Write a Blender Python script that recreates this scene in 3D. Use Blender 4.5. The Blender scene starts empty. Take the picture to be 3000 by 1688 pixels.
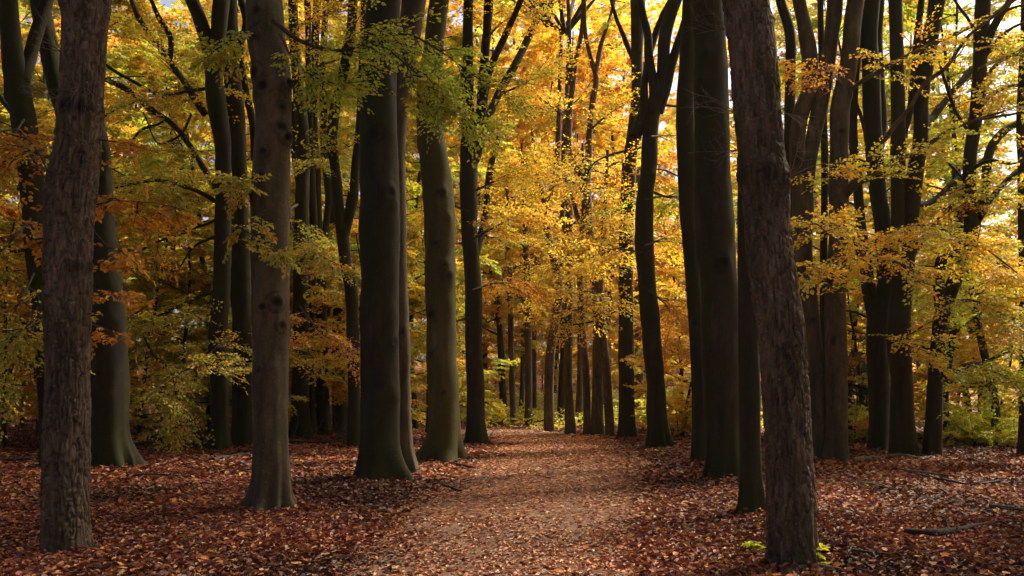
import bpy, math, random
import numpy as np
from mathutils import Vector

# ------------------------------------------------------------------ camera, sky, sun, exposure
SC = bpy.context.scene
COL = SC.collection
F, CX, CY, PITCH, EYE = 2795.0, 1500.0, 844.0, math.atan(283 / 2795.0), 1.6
cam_d = bpy.data.cameras.new('camera')
cam = bpy.data.objects.new('camera', cam_d)
COL.objects.link(cam)
cam.location = (0, 0, EYE)
cam.rotation_euler = (math.pi / 2 + PITCH, 0, 0)
cam_d.sensor_width = 36.0
cam_d.lens = 36.0 * F / 3000.0
cam_d.clip_end = 3000
SC.camera = cam

SUN_AZ, SUN_EL = math.radians(52), math.radians(46)      # from the right, a little behind the trees
world = bpy.data.worlds.new('World')
SC.world = world
world.use_nodes = True
wn = world.node_tree
sky = wn.nodes.new('ShaderNodeTexSky')
sky.sky_type = 'NISHITA'
sky.sun_disc = False
sky.sun_elevation = SUN_EL
sky.sun_rotation = SUN_AZ
sky.dust_density = 7.0
sky.air_density = 0.6
sky.ozone_density = 0.3
bg = wn.nodes['Background']
bg.inputs['Strength'].default_value = 0.12
wn.links.new(sky.outputs['Color'], bg.inputs['Color'])

sun_d = bpy.data.lights.new('sun', 'SUN')
sun_d.energy = 5.0
sun_d.angle = math.radians(12.0)
sun_d.color = (1.0, 0.86, 0.66)
sun = bpy.data.objects.new('sun', sun_d)
COL.objects.link(sun)
SDIR = Vector((math.sin(SUN_AZ) * math.cos(SUN_EL), math.cos(SUN_AZ) * math.cos(SUN_EL), math.sin(SUN_EL)))
sun.rotation_euler = SDIR.to_track_quat('Z', 'Y').to_euler()
sun.location = (30, 50, 60)

SC.view_settings.view_transform = 'Standard'
SC.view_settings.look = 'None'
SC.view_settings.exposure = 1.0
SC.view_settings.gamma = 1.0
SC.view_settings.use_curve_mapping = False
cy = SC.cycles
cy.max_bounces = 7
cy.diffuse_bounces = 4
cy.transmission_bounces = 5
cy.glossy_bounces = 2
cy.use_denoising = True
cy.sample_clamp_indirect = 6.0

# ------------------------------------------------------------------ helpers
rng = np.random.default_rng(11)
random.seed(5)


def _h(ix, iy, iz, seed):
    n = (ix.astype(np.int64) * 374761393 + iy.astype(np.int64) * 668265263 + iz.astype(np.int64) * 2147483647 + seed * 974634777) & 0xFFFFFFFF
    n = ((n ^ (n >> 13)) * 1274126177) & 0xFFFFFFFF
    n = ((n ^ (n >> 16)) * 2246822519) & 0xFFFFFFFF
    return ((n ^ (n >> 15)) & 0xFFFFFF) / float(0xFFFFFF)


def vnoise(x, y, z, seed=0):
    """smooth value noise in -1..1"""
    x, y, z = np.broadcast_arrays(np.asarray(x, float), np.asarray(y, float), np.asarray(z, float))
    ix, iy, iz = np.floor(x), np.floor(y), np.floor(z)
    fx, fy, fz = x - ix, y - iy, z - iz
    fx, fy, fz = [t * t * (3 - 2 * t) for t in (fx, fy, fz)]
    r = 0
    for a in (0, 1):
        for b in (0, 1):
            for c in (0, 1):
                w = (fx if a else 1 - fx) * (fy if b else 1 - fy) * (fz if c else 1 - fz)
                r = r + w * _h(ix + a, iy + b, iz + c, seed)
    return r * 2 - 1


def ray(x, y):
    u, v = (x - CX) / F, (CY - y) / F
    ca, sa = math.cos(PITCH), math.sin(PITCH)
    return np.array([u, ca - v * sa, sa + v * ca])


def at(x, y, d):
    """point of photo pixel (x, y) at distance d along the ground; also metres per pixel there"""
    r = ray(x, y)
    t = d / r[1]
    return np.array([0, 0, EYE]) + t * r, t / F


def ground_at(x, y):
    r = ray(x, y)
    t = -EYE / r[2]
    return t * r[0], t * r[1]


def quads(name, V, Q, mats, midx=None, col=None, smooth=False, parent=None, loc=None, attr=None):
    V = np.asarray(V, np.float32).reshape(-1, 3)
    Q = np.asarray(Q, np.int32).reshape(-1, 4)
    me = bpy.data.meshes.new(name)
    me.vertices.add(len(V))
    me.vertices.foreach_set('co', V.ravel())
    me.loops.add(len(Q) * 4)
    me.loops.foreach_set('vertex_index', Q.ravel())
    me.polygons.add(len(Q))
    me.polygons.foreach_set('loop_start', np.arange(0, len(Q) * 4, 4, dtype=np.int32))
    if midx is not None:
        me.polygons.foreach_set('material_index', np.asarray(midx, np.int32))
    me.polygons.foreach_set('use_smooth', np.full(len(Q), smooth) if np.isscalar(smooth) else smooth)
    if col is not None:
        a = me.attributes.new('Col', 'FLOAT_COLOR', 'FACE')
        c = np.ones((len(Q), 4), np.float32)
        c[:, :3] = col
        a.data.foreach_set('color', c.ravel())
    if attr is not None:
        a = me.attributes.new('scar', 'FLOAT', 'POINT')
        a.data.foreach_set('value', np.asarray(attr, np.float32))
    me.update(calc_edges=True)
    for m in (mats if isinstance(mats, (list, tuple)) else [mats]):
        me.materials.append(m)
    return link(name, me, parent, loc)


def link(name, me, parent=None, loc=None):
    o = bpy.data.objects.new(name, me)
    COL.objects.link(o)
    if parent is not None:
        o.parent = parent
    if loc is not None:
        o.location = loc
    return o


def tag(o, label=None, cat=None, group=None, kind=None):
    if label: o['label'] = label
    if cat: o['category'] = cat
    if group: o['group'] = group
    if kind: o['kind'] = kind
    return o


def thing(name, loc, label, cat, group=None):
    o = bpy.data.objects.new(name, None)
    o.empty_display_size = 0.2
    COL.objects.link(o)
    o.location = loc
    return tag(o, label, cat, group)


def resample(P, R, step):
    """cubic resampling of a polyline with radii"""
    P = np.asarray(P, float); R = np.asarray(R, float)
    s = np.r_[0, np.cumsum(np.linalg.norm(np.diff(P, axis=0), axis=1))]
    D = np.c_[P, R]
    T = np.gradient(D, s, axis=0) if len(P) > 2 else np.repeat((D[1:] - D[:1]) / s[1], 2, 0)
    n = max(2, int(s[-1] / step) + 1)
    q = np.linspace(0, s[-1], n)
    i = np.clip(np.searchsorted(s, q, 'right') - 1, 0, len(s) - 2)
    h = (s[i + 1] - s[i])[:, None]
    t = ((q - s[i])[:, None]) / h
    o = (2 * t ** 3 - 3 * t ** 2 + 1) * D[i] + (t ** 3 - 2 * t ** 2 + t) * h * T[i] + (-2 * t ** 3 + 3 * t ** 2) * D[i + 1] + (t ** 3 - t ** 2) * h * T[i + 1]
    return o[:, :3], np.maximum(o[:, 3], 0.0015)


def frames(P):
    T = np.gradient(P, axis=0)
    T /= np.linalg.norm(T, axis=1)[:, None] + 1e-9
    up = np.array([1.0, 0, 0]) if abs(T[0][0]) < 0.8 else np.array([0, 1.0, 0])
    A = np.empty_like(P)
    a = up - T[0] * up.dot(T[0]); a /= np.linalg.norm(a)
    for k in range(len(P)):
        a = a - T[k] * a.dot(T[k]); a = a / (np.linalg.norm(a) + 1e-9)
        A[k] = a
    return T, A, np.cross(T, A)


def tube(P, R, segs):
    """returns ring vertices (n,segs,3), outward normals, angles and quads"""
    T, A, B = frames(P)
    th = np.linspace(0, 2 * math.pi, segs, endpoint=False)
    Nn = A[:, None] * np.cos(th)[None, :, None] + B[:, None] * np.sin(th)[None, :, None]
    V = P[:, None] + Nn * R[:, None, None]
    n = len(P)
    i = np.arange(n - 1)[:, None] * segs
    j = np.arange(segs)[None]
    j2 = (j + 1) % segs
    Q = np.stack([i + j, i + j2, i + segs + j2, i + segs + j], -1).reshape(-1, 4)
    return V, Nn, th, Q


class Bag:
    """collects quads with colours and material slots"""
    def __init__(s):
        s.V, s.Q, s.M, s.C, s.S, s.n = [], [], [], [], [], 0

    def add(s, V, Q, m=0, c=(1, 1, 1), smooth=False):
        V = np.asarray(V, np.float32).reshape(-1, 3); Q = np.asarray(Q).reshape(-1, 4)
        s.V.append(V); s.Q.append(Q + s.n); s.n += len(V)
        s.M.append(np.full(len(Q), m)); s.S.append(np.full(len(Q), smooth))
        s.C.append(np.broadcast_to(np.asarray(c, np.float32), (len(Q), 3)))

    def tube(s, P, R, segs=4, m=1, c=(1, 1, 1), step=None):
        P = np.asarray(P, float); R = np.asarray(R, float)
        if step: P, R = resample(P, R, step)
        V, _, _, Q = tube(P, R, segs)
        s.add(V, Q, m, c, True)

    def build(s, name, mats, parent=None, loc=None):
        if not s.V: return None
        return quads(name, np.concatenate(s.V), np.concatenate(s.Q), mats, np.concatenate(s.M), np.concatenate(s.C), np.concatenate(s.S), parent, loc)


# ------------------------------------------------------------------ materials
def mat(name):
    m = bpy.data.materials.new(name)
    m.use_nodes = True
    nt = m.node_tree
    for n in list(nt.nodes): nt.nodes.remove(n)
    out = nt.nodes.new('ShaderNodeOutputMaterial')
    return m, nt, out


def nd(nt, t, **kw):
    n = nt.nodes.new('ShaderNode' + t)
    for k, v in kw.items():
        if k in n.inputs: n.inputs[k].default_value = v
        else: setattr(n, k, v)
    return n


def mixc(nt, fac, a, b, mode='MIX'):
    n = nt.nodes.new('ShaderNodeMix'); n.data_type = 'RGBA'; n.blend_type = mode
    for k, v in ((0, fac), (6, a), (7, b)):
        if isinstance(v, bpy.types.NodeSocket): nt.links.new(v, n.inputs[k])
        else: n.inputs[k].default_value = v if k == 0 else (*v, 1)
    return n.outputs[2]


def ramp(nt, sock, stops):
    n = nt.nodes.new('ShaderNodeValToRGB')
    e = n.color_ramp.elements
    while len(e) < len(stops): e.new(0.5)
    for x, (p, c) in zip(e, stops):
        x.position = p; x.color = (*c, 1) if not np.isscalar(c) else (c, c, c, 1)
    nt.links.new(sock, n.inputs[0])
    return n.outputs[0]


def leaf_material(name, trans, gloss_rough=0.45, tint=True):
    m, nt, out = mat(name)
    a = nd(nt, 'Attribute', attribute_name='Col')
    c = a.outputs['Color']
    if tint:
        oi = nd(nt, 'ObjectInfo')
        c = mixc(nt, 1.0, c, oi.outputs['Color'], 'MULTIPLY')
    geo = nd(nt, 'NewGeometry')
    noi = nd(nt, 'TexNoise', Scale=14.0, Detail=2.0)
    nt.links.new(geo.outputs['Position'], noi.inputs['Vector'])
    v = ramp(nt, noi.outputs['Fac'], [(0.3, 0.78), (0.7, 1.15)])
    c = mixc(nt, 1.0, c, v, 'MULTIPLY')
    d = nd(nt, 'BsdfDiffuse'); t = nd(nt, 'BsdfTranslucent')
    nt.links.new(c, d.inputs['Color']); nt.links.new(c, t.inputs['Color'])
    mx = nd(nt, 'MixShader'); mx.inputs[0].default_value = trans
    nt.links.new(d.outputs[0], mx.inputs[1]); nt.links.new(t.outputs[0], mx.inputs[2])
    g = nd(nt, 'BsdfGlossy', Roughness=gloss_rough); g.inputs['Color'].default_value = (0.9, 0.9, 0.9, 1)
    m2 = nd(nt, 'MixShader'); m2.inputs[0].default_value = 0.035
    nt.links.new(mx.outputs[0], m2.inputs[1]); nt.links.new(g.outputs[0], m2.inputs[2])
    nt.links.new(m2.outputs[0], out.inputs[0])
    return m


def bark_material(name, base, alt, moss, moss_amt, kind, rough=0.85):
    m, nt, out = mat(name)
    p = nd(nt, 'BsdfPrincipled', Roughness=rough)
    p.inputs['Specular IOR Level'].default_value = 0.25
    tc = nd(nt, 'TexCoord')
    mp = nd(nt, 'Mapping'); nt.links.new(tc.outputs['Object'], mp.inputs[0])
    mp.inputs['Scale'].default_value = (9, 9, 2.2) if kind == 'oak' else (3.0, 3.0, 1.1)
    n1 = nd(nt, 'TexNoise', Scale=2.6, Detail=8.0, Roughness=0.7); nt.links.new(mp.outputs[0], n1.inputs[0])
    c = mixc(nt, ramp(nt, n1.outputs['Fac'], [(0.35, 0.0), (0.68, 1.0)]), base, alt)
    n2 = nd(nt, 'TexNoise', Scale=1.1, Detail=5.0, Roughness=0.65)
    mp2 = nd(nt, 'Mapping'); nt.links.new(tc.outputs['Object'], mp2.inputs[0]); mp2.inputs['Scale'].default_value = (1.6, 1.6, 0.5)
    nt.links.new(mp2.outputs[0], n2.inputs[0])
    n4 = nd(nt, 'TexNoise', Scale=1.6, Detail=4.0, Roughness=0.6)
    mp4 = nd(nt, 'Mapping'); nt.links.new(tc.outputs['Object'], mp4.inputs[0]); mp4.inputs['Scale'].default_value = (2.6, 2.6, 0.45)
    nt.links.new(mp4.outputs[0], n4.inputs[0])
    c = mixc(nt, 1.0, c, ramp(nt, n4.outputs['Fac'], [(0.3, 0.45), (0.5, 0.95), (0.72, 1.6)]), 'MULTIPLY')
    lo = 0.62 - 0.35 * moss_amt
    c = mixc(nt, ramp(nt, n2.outputs['Fac'], [(lo, 0.0), (lo + 0.16, 0.9)]), c, moss)
    # pale lichen flecks
    n3 = nd(nt, 'TexNoise', Scale=38.0, Detail=3.0); nt.links.new(tc.outputs['Object'], n3.inputs[0])
    c = mixc(nt, ramp(nt, n3.outputs['Fac'], [(0.62, 0.0), (0.72, 0.5)]), c, tuple(min(1, x * 2.0) for x in alt))
    sc = nd(nt, 'Attribute', attribute_name='scar')
    c = mixc(nt, sc.outputs['Fac'], c, (0.012, 0.010, 0.008))
    nt.links.new(c, p.inputs['Base Color'])
    bp = nd(nt, 'Bump', Strength=1.0 if kind == 'oak' else 0.5, Distance=0.02)
    if kind == 'oak':
        nt.links.new(n1.outputs['Fac'], bp.inputs['Height'])
    else:
        w = nd(nt, 'TexNoise', Scale=7.0, Detail=5.0, Roughness=0.7)
        mp3 = nd(nt, 'Mapping'); nt.links.new(tc.outputs['Object'], mp3.inputs[0]); mp3.inputs['Scale'].default_value = (1, 1, 2.2)
        nt.links.new(mp3.outputs[0], w.inputs[0])
        nt.links.new(w.outputs['Fac'], bp.inputs['Height'])
    nt.links.new(bp.outputs[0], p.inputs['Normal'])
    nt.links.new(p.outputs[0], out.inputs[0])
    return m


LEAF = leaf_material('leaf_foliage', 0.62)
LITTER = leaf_material('leaf_fallen', 0.12, 0.5, False)
OAK = bark_material('bark_oak', (0.045, 0.031, 0.021), (0.18, 0.132, 0.092), (0.045, 0.048, 0.016), 0.3, 'oak')
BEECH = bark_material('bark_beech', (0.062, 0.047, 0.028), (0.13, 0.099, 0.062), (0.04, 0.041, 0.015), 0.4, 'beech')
BEECHD = bark_material('bark_beech_dark', (0.020, 0.015, 0.0095), (0.046, 0.035, 0.023), (0.028, 0.030, 0.006), 0.65, 'beech')  # damp algae-dark bark, with the shade of silhouetted trunks put into its colour
TWIG = bark_material('bark_twig', (0.045, 0.034, 0.026), (0.08, 0.062, 0.048), (0.05, 0.055, 0.02), 0.2, 'beech')
PALE = bark_material('bark_bleached', (0.11, 0.085, 0.062), (0.2, 0.16, 0.12), (0.06, 0.055, 0.03), 0.2, 'oak')
MOSSY = bark_material('bark_beech_mossy', (0.055, 0.045, 0.02), (0.11, 0.09, 0.04), (0.058, 0.055, 0.01), 0.75, 'beech')
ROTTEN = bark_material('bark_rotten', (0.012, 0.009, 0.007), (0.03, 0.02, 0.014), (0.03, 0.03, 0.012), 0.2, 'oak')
BARKS = {'mossy': MOSSY, 'oak': OAK, 'beech': BEECH, 'dark': BEECHD}


def floor_material():
    m, nt, out = mat('forest_floor')
    p = nd(nt, 'BsdfPrincipled', Roughness=0.9)
    p.inputs['Specular IOR Level'].default_value = 0.2
    geo = nd(nt, 'NewGeometry')
    vo = nd(nt, 'TexVoronoi', Scale=13.0); nt.links.new(geo.outputs['Position'], vo.inputs['Vector'])
    sep = nd(nt, 'SeparateColor'); nt.links.new(vo.outputs['Color'], sep.inputs[0])
    c = ramp(nt, sep.outputs[0], [(0.0, (0.045, 0.02, 0.016)), (0.4, (0.15, 0.055, 0.03)), (0.75, (0.24, 0.09, 0.045)), (1.0, (0.36, 0.16, 0.06))])
    n = nd(nt, 'TexNoise', Scale=0.8, Detail=6.0); nt.links.new(geo.outputs['Position'], n.inputs['Vector'])
    c = mixc(nt, ramp(nt, n.outputs['Fac'], [(0.42, 0.0), (0.62, 0.75)]), c, (0.03, 0.021, 0.014))
    nt.links.new(c, p.inputs['Base Color'])
    bp = nd(nt, 'Bump', Strength=1.0, Distance=0.03); nt.links.new(sep.outputs[1], bp.inputs['Height'])
    nt.links.new(bp.outputs[0], p.inputs['Normal'])
    nt.links.new(p.outputs[0], out.inputs[0])
    return m


def path_material():
    m, nt, out = mat('sandy_path')
    p = nd(nt, 'BsdfPrincipled', Roughness=0.95)
    p.inputs['Specular IOR Level'].default_value = 0.15
    geo = nd(nt, 'NewGeometry')
    n = nd(nt, 'TexNoise', Scale=1.7, Detail=9.0, Roughness=0.65); nt.links.new(geo.outputs['Position'], n.inputs['Vector'])
    c = ramp(nt, n.outputs['Fac'], [(0.25, (0.15, 0.088, 0.06)), (0.5, (0.25, 0.155, 0.108)), (0.78, (0.34, 0.225, 0.16))])
    g = nd(nt, 'TexNoise', Scale=90.0, Detail=4.0, Roughness=0.8); nt.links.new(geo.outputs['Position'], g.inputs['Vector'])
    c = mixc(nt, 1.0, c, ramp(nt, g.outputs['Fac'], [(0.3, 0.6), (0.7, 1.25)]), 'MULTIPLY')
    nt.links.new(c, p.inputs['Base Color'])
    bp = nd(nt, 'Bump', Strength=0.6, Distance=0.01); nt.links.new(g.outputs['Fac'], bp.inputs['Height'])
    nt.links.new(bp.outputs[0], p.inputs['Normal'])
    nt.links.new(p.outputs[0], out.inputs[0])
    return m


# ------------------------------------------------------------------ ground and path
PC = np.array([(-.35, -6), (-.32, 5), (-.27, 8), (.15, 12), (.6, 16.4), (1.15, 22), (1.25, 27), (0.55, 31), (-1.4, 33.8), (-5, 35.8), (-12, 37.8), (-30, 40)], float)
PW = np.array([1.25, 1.25, 1.25, 1.4, 1.55, 1.75, 1.8, 1.7, 1.5, 1.4, 1.4, 1.4])
pc, pw = resample(np.c_[PC, np.zeros(len(PC))], PW, 0.4)


def path_dist(x, y):
    """signed distance to the path's edge (negative on the path)"""
    x = np.atleast_1d(x); y = np.atleast_1d(y)
    r = np.empty(x.shape)
    for k in range(0, len(x), 20000):
        d = np.hypot(x[k:k + 20000, None] - pc[None, :, 0], y[k:k + 20000, None] - pc[None, :, 1]) - pw[None]
        r[k:k + 20000] = d.min(1)
    return r


def gz(x, y):
    x = np.atleast_1d(np.asarray(x, float)); y = np.atleast_1d(np.asarray(y, float))
    d = path_dist(x, y)
    k = np.clip((d - 0.1) / 1.5, 0, 1)
    n = 0.035 + vnoise(x * .35, y * .35, 0, 3) * .05 + vnoise(x * 1.3, y * 1.3, 0, 4) * .02
    far = np.clip((y - 46) / 60, 0, 1) ** 1.5 * 4.0
    return n * k + far


xs = np.r_[-350, -220, -150, -90, np.arange(-60, -20, 2.0), np.arange(-20, 20, 0.3), np.arange(20, 61, 2.0), 90, 150, 220, 350]
ys = np.r_[-120, -60, -20, np.arange(-8, 4, 1.0), np.arange(4, 42, 0.3), np.arange(42, 80, 2.0), 90, 110, 150, 220, 350, 500]
gx, gy = np.meshgrid(xs, ys)
gzv = gz(gx.ravel(), gy.ravel())
nx = len(xs)
i = np.arange(len(ys) - 1)[:, None] * nx + np.arange(nx - 1)[None]
floor = quads('forest_floor', np.c_[gx.ravel(), gy.ravel(), gzv], np.stack([i, i + 1, i + nx + 1, i + nx], -1), floor_material(), smooth=True)
tag(floor, kind='structure')

tq = np.gradient(pc[:, :2], axis=0); tq /= np.linalg.norm(tq, axis=1)[:, None]
nq = np.c_[tq[:, 1], -tq[:, 0]]
cols = 9
pv = []
for k in range(cols):
    u = -1 + 2 * k / (cols - 1)
    e = pw * u * (1 + (0.05 * vnoise(np.arange(len(pc)) * .35, k // 8 * 7.0, 0, 9) if k in (0, cols - 1) else 0))
    pv.append(np.c_[pc[:, :2] + nq * e[:, None], np.full(len(pc), 0.008 + 0.012 * (1 - u * u))])
pv = np.stack(pv, 1)
i = np.arange(len(pc) - 1)[:, None] * cols + np.arange(cols - 1)[None]
path = quads('path', pv, np.stack([i, i + cols, i + cols + 1, i + 1], -1)[..., ::-1], path_material(), smooth=True)
tag(path, kind='structure')

# ------------------------------------------------------------------ leaves and sprays
def lin(r, g, b):
    f = lambda c: ((c / 255 + 0.055) / 1.055) ** 2.4 if c > 10 else c / 255 / 12.92
    return np.array([f(r), f(g), f(b)])


PAL = {   # leaf colours as they are by daylight, with weights
    'gold': [((0.66, 0.44, 0.035), 4), ((0.68, 0.35, 0.03), 3), ((0.54, 0.45, 0.05), 2.5), ((0.64, 0.27, 0.03), 1.2), ((0.40, 0.43, 0.06), 2)],
    'orange': [((0.58, 0.29, 0.03), 4), ((0.50, 0.22, 0.03), 3), ((0.58, 0.34, 0.04), 2), ((0.36, 0.13, 0.03), 1.2), ((0.34, 0.28, 0.05), 1)],
    'olive': [((0.36, 0.34, 0.04), 4), ((0.47, 0.37, 0.035), 3), ((0.24, 0.27, 0.045), 2.2), ((0.54, 0.29, 0.03), 1.8)],
    'green': [((0.34, 0.40, 0.035), 4), ((0.46, 0.44, 0.035), 3), ((0.22, 0.31, 0.05), 2.2), ((0.42, 0.30, 0.03), 1)],
    'lime': [((0.46, 0.48, 0.05), 4), ((0.56, 0.48, 0.05), 2.4), ((0.36, 0.40, 0.05), 1.6)],
    'rust': [((0.42, 0.13, 0.035), 3), ((0.52, 0.20, 0.03), 3), ((0.26, 0.09, 0.03), 2)],
}
LEAF_ALB = 1.35      # reflected plus let through
PATHFALL = [((0.50, 0.22, 0.11), 4), ((0.42, 0.165, 0.085), 3), ((0.60, 0.33, 0.18), 2), ((0.28, 0.10, 0.065), 2), ((0.58, 0.28, 0.06), .6)]      # fresh dry leaves on the path
FALL = [((0.38, 0.105, 0.05), 4), ((0.26, 0.065, 0.042), 4), ((0.52, 0.18, 0.062), 3.2), ((0.11, 0.035, 0.032), 2.8), ((0.66, 0.31, 0.11), 1.6), ((0.66, 0.28, 0.035), .8), ((0.50, 0.36, 0.24), .35)]


def pick(pal, n):
    cs = np.array([c for c, _ in pal]) * (1.0 if (pal is FALL or pal is PATHFALL) else LEAF_ALB); w = np.array([w for _, w in pal], float)
    return cs[rng.choice(len(cs), n, p=w / w.sum())]


def unit(a):
    return a / (np.linalg.norm(a, axis=-1, keepdims=True) + 1e-9)


def add_leaves(bag, P, D, N, S, C, hexa=False, fold=0.12, wide=0.32):
    D = unit(D); W = unit(np.cross(N, D)); N = np.cross(D, W)
    S = S[:, None]
    n = len(P)
    if hexa:
        c = [P, P + D * .28 * S + W * wide * .85 * S + N * fold * S, P + D * .68 * S + W * wide * .78 * S + N * fold * .8 * S, P + D * S - N * .12 * S,
             P + D * .68 * S - W * wide * .78 * S + N * fold * .8 * S, P + D * .28 * S - W * wide * .85 * S + N * fold * S]
        V = np.stack(c, 1)
        b = np.arange(n)[:, None] * 6
        Q = np.stack([b + np.array([0, 1, 2, 3]), b + np.array([0, 3, 4, 5])], 1)
        C = np.repeat(C, 2, 0)
    else:
        V = np.stack([P, P + D * .45 * S + W * wide * S + N * fold * S, P + D * S, P + D * .45 * S - W * wide * S + N * fold * S], 1)
        Q = np.arange(n)[:, None] * 4 + np.arange(4)
    bag.add(V, Q, 0, C)


K = 46


def make_spray():
    """flat alternate-leaved beech spray, unit length along x"""
    P, D = [], []
    ntw = 9
    for q in range(ntw):
        t = (q + .6) / ntw
        s = 1 if q % 2 else -1
        a = s * math.radians(random.uniform(35, 60))
        L = .5 * (1 - t) ** .7 * random.uniform(.7, 1.2) + .05
        o = np.array([t * .95, 0.04 * math.sin(t * 5), -.12 * t * t])
        dr = np.array([math.cos(a), math.sin(a), -.1])
        m = max(2, int(L / .085))
        for k in range(m):
            b = s * (1 if k % 2 else -1) * math.radians(random.uniform(25, 60))
            if k == m - 1: b = 0
            P.append(o + dr * L * (k + .5) / m + np.array([0, 0, random.uniform(-.02, .02)]))
            D.append([math.cos(a + b), math.sin(a + b), -.15])
    P.append([1, 0, -.12]); D.append([1, 0, -.2])
    while len(P) < K:
        k = random.randrange(len(P) - 1)
        P.append(np.array(P[k]) + np.random.default_rng(len(P)).normal(0, .05, 3) * [1, 1, .5]); D.append(D[random.randrange(len(D))])
    idx = random.sample(range(len(P)), K)
    return np.array([P[k] for k in idx], float), np.array([D[k] for k in idx], float)


SPR = [make_spray() for _ in range(10)]


def add_sprays(bag, A, DIR, L, leaf, pal, tilt=.28, jit=.38, hexa=False, keep=1.0, twig=.004, wide=.32):
    """A anchors, DIR directions (may droop), L lengths; leaf = leaf length in metres"""
    A = np.asarray(A, float); DIR = unit(np.asarray(DIR, float)); L = np.asarray(L, float)
    n = len(A)
    if n == 0: return
    up = np.array([0, 0, 1.0]) + rng.normal(0, tilt, (n, 3))
    X = DIR; Y = unit(np.cross(up, X)); Z = np.cross(X, Y)
    which = rng.integers(0, len(SPR), n)
    TP = np.stack([s[0] for s in SPR])[which]; TD = np.stack([s[1] for s in SPR])[which]
    flip = rng.choice([-1, 1], n)[:, None]
    TP = TP.copy(); TD = TD.copy()
    TP[..., 1] *= flip; TD[..., 1] *= flip
    B = np.stack([X, Y, Z], 1)
    P = A[:, None] + np.einsum('nki,nij->nkj', TP, B) * L[:, None, None]
    D = np.einsum('nki,nij->nkj', TD, B) + rng.normal(0, .2, TD.shape)
    N = Z[:, None] + rng.normal(0, jit, TD.shape)
    sc = pick(pal, n)
    C = np.where(rng.random((n, K, 1)) < .7, sc[:, None], pick(pal, n * K).reshape(n, K, 3))
    C = C * rng.uniform(.8, 1.2, (n, 1, 1)) * rng.uniform(.82, 1.18, (n, K, 1))
    S = leaf * rng.uniform(.65, 1.2, (n, K))
    m = rng.random((n, K)) < keep
    add_leaves(bag, P[m], D[m], N[m], S[m], np.clip(C[m], .005, .9), hexa, wide=wide)
    if twig:
        # one thin twig through every spray
        t = np.array([0, .55, 1.0])
        cx = np.stack([t * .97, .04 * np.sin(t * 5), -.12 * t * t], -1)
        cx = np.repeat(cx[None], n, 0); cx[..., 1] *= flip
        G = A[:, None] + np.einsum('nki,nij->nkj', cx, B) * L[:, None, None]
        r = twig * np.array([1, .7, .25])
        ring = np.array([[0, 1, 0], [0, -.5, .87], [0, -.5, -.87]])
        off = np.einsum('ri,nij->nrj', ring, B)
        V = G[:, :, None] + off[:, None] * r[None, :, None, None]
        base = np.arange(n)[:, None, None] * 9
        a = np.arange(2)[:, None] * 3; b = np.arange(3)[None]
        q = np.stack([a + b, a + (b + 1) % 3, a + 3 + (b + 1) % 3, a + 3 + b], -1).reshape(1, 6, 4)
        bag.add(V, base + q, 1, (1, 1, 1), True)


def wander(p, d, L, n, curve=.25, lift=0.0):
    """a crooked branch line from p along d"""
    P = [np.array(p, float)]
    d = unit(np.array(d, float))
    for k in range(n):
        d = unit(d + rng.normal(0, curve, 3) * [1, 1, .7] + [0, 0, lift])
        P.append(P[-1] + d * L / n)
    return np.array(P)


def foliate(bag, limb, nsub, sublen, nspr, sprlen, leaf, pal, start=.2, hexa=False, r0=.015, keep=1.0, droop=-.05, side=None, wide=.32, twig=.004):
    """sub-branches with sprays along a limb (points in world or local metres)"""
    limb = np.asarray(limb, float)
    s = np.r_[0, np.cumsum(np.linalg.norm(np.diff(limb, axis=0), axis=1))]
    A, DR, LL = [], [], []
    for k in range(nsub):
        t = start + (1 - start) * (k + random.random()) / nsub
        q = t * s[-1]
        p = np.array([np.interp(q, s, limb[:, c]) for c in range(3)])
        j = min(len(limb) - 2, max(0, np.searchsorted(s, q) - 1))
        d = unit(limb[j + 1] - limb[j])
        lat = unit(np.cross(d, [0, 0, 1.0]) + 1e-6)
        sg = random.choice([-1, 1]) if side is None else side
        dd = d * random.uniform(.2, .9) + lat * sg * random.uniform(.4, 1.0) + np.array([0, 0, random.uniform(-.25, .3)])
        L = sublen * random.uniform(.5, 1.2) * (1.1 - .5 * t)
        sub = wander(p, dd, L, 4, .22, droop)
        bag.tube(sub, np.linspace(r0 * (1.1 - .6 * t), .003, 5), 4)
        for e in range(nspr):
            u = (e + random.random()) / nspr
            pp = np.array([np.interp(u * 4, range(5), sub[:, c]) for c in range(3)])
            dj = unit(sub[min(4, int(u * 4) + 1)] - sub[int(min(3, u * 4))])
            la = unit(np.cross(dj, [0, 0, 1.0]))
            A.append(pp); DR.append(dj * random.uniform(.4, 1) + la * random.uniform(-1, 1) + np.array([0, 0, random.uniform(-.25, .15)]))
            LL.append(sprlen * random.uniform(.6, 1.25))
        A.append(sub[-1]); DR.append(sub[-1] - sub[-2]); LL.append(sprlen)
    add_sprays(bag, A, DR, LL, leaf, pal, hexa=hexa, keep=keep, wide=wide, twig=twig)


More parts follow.
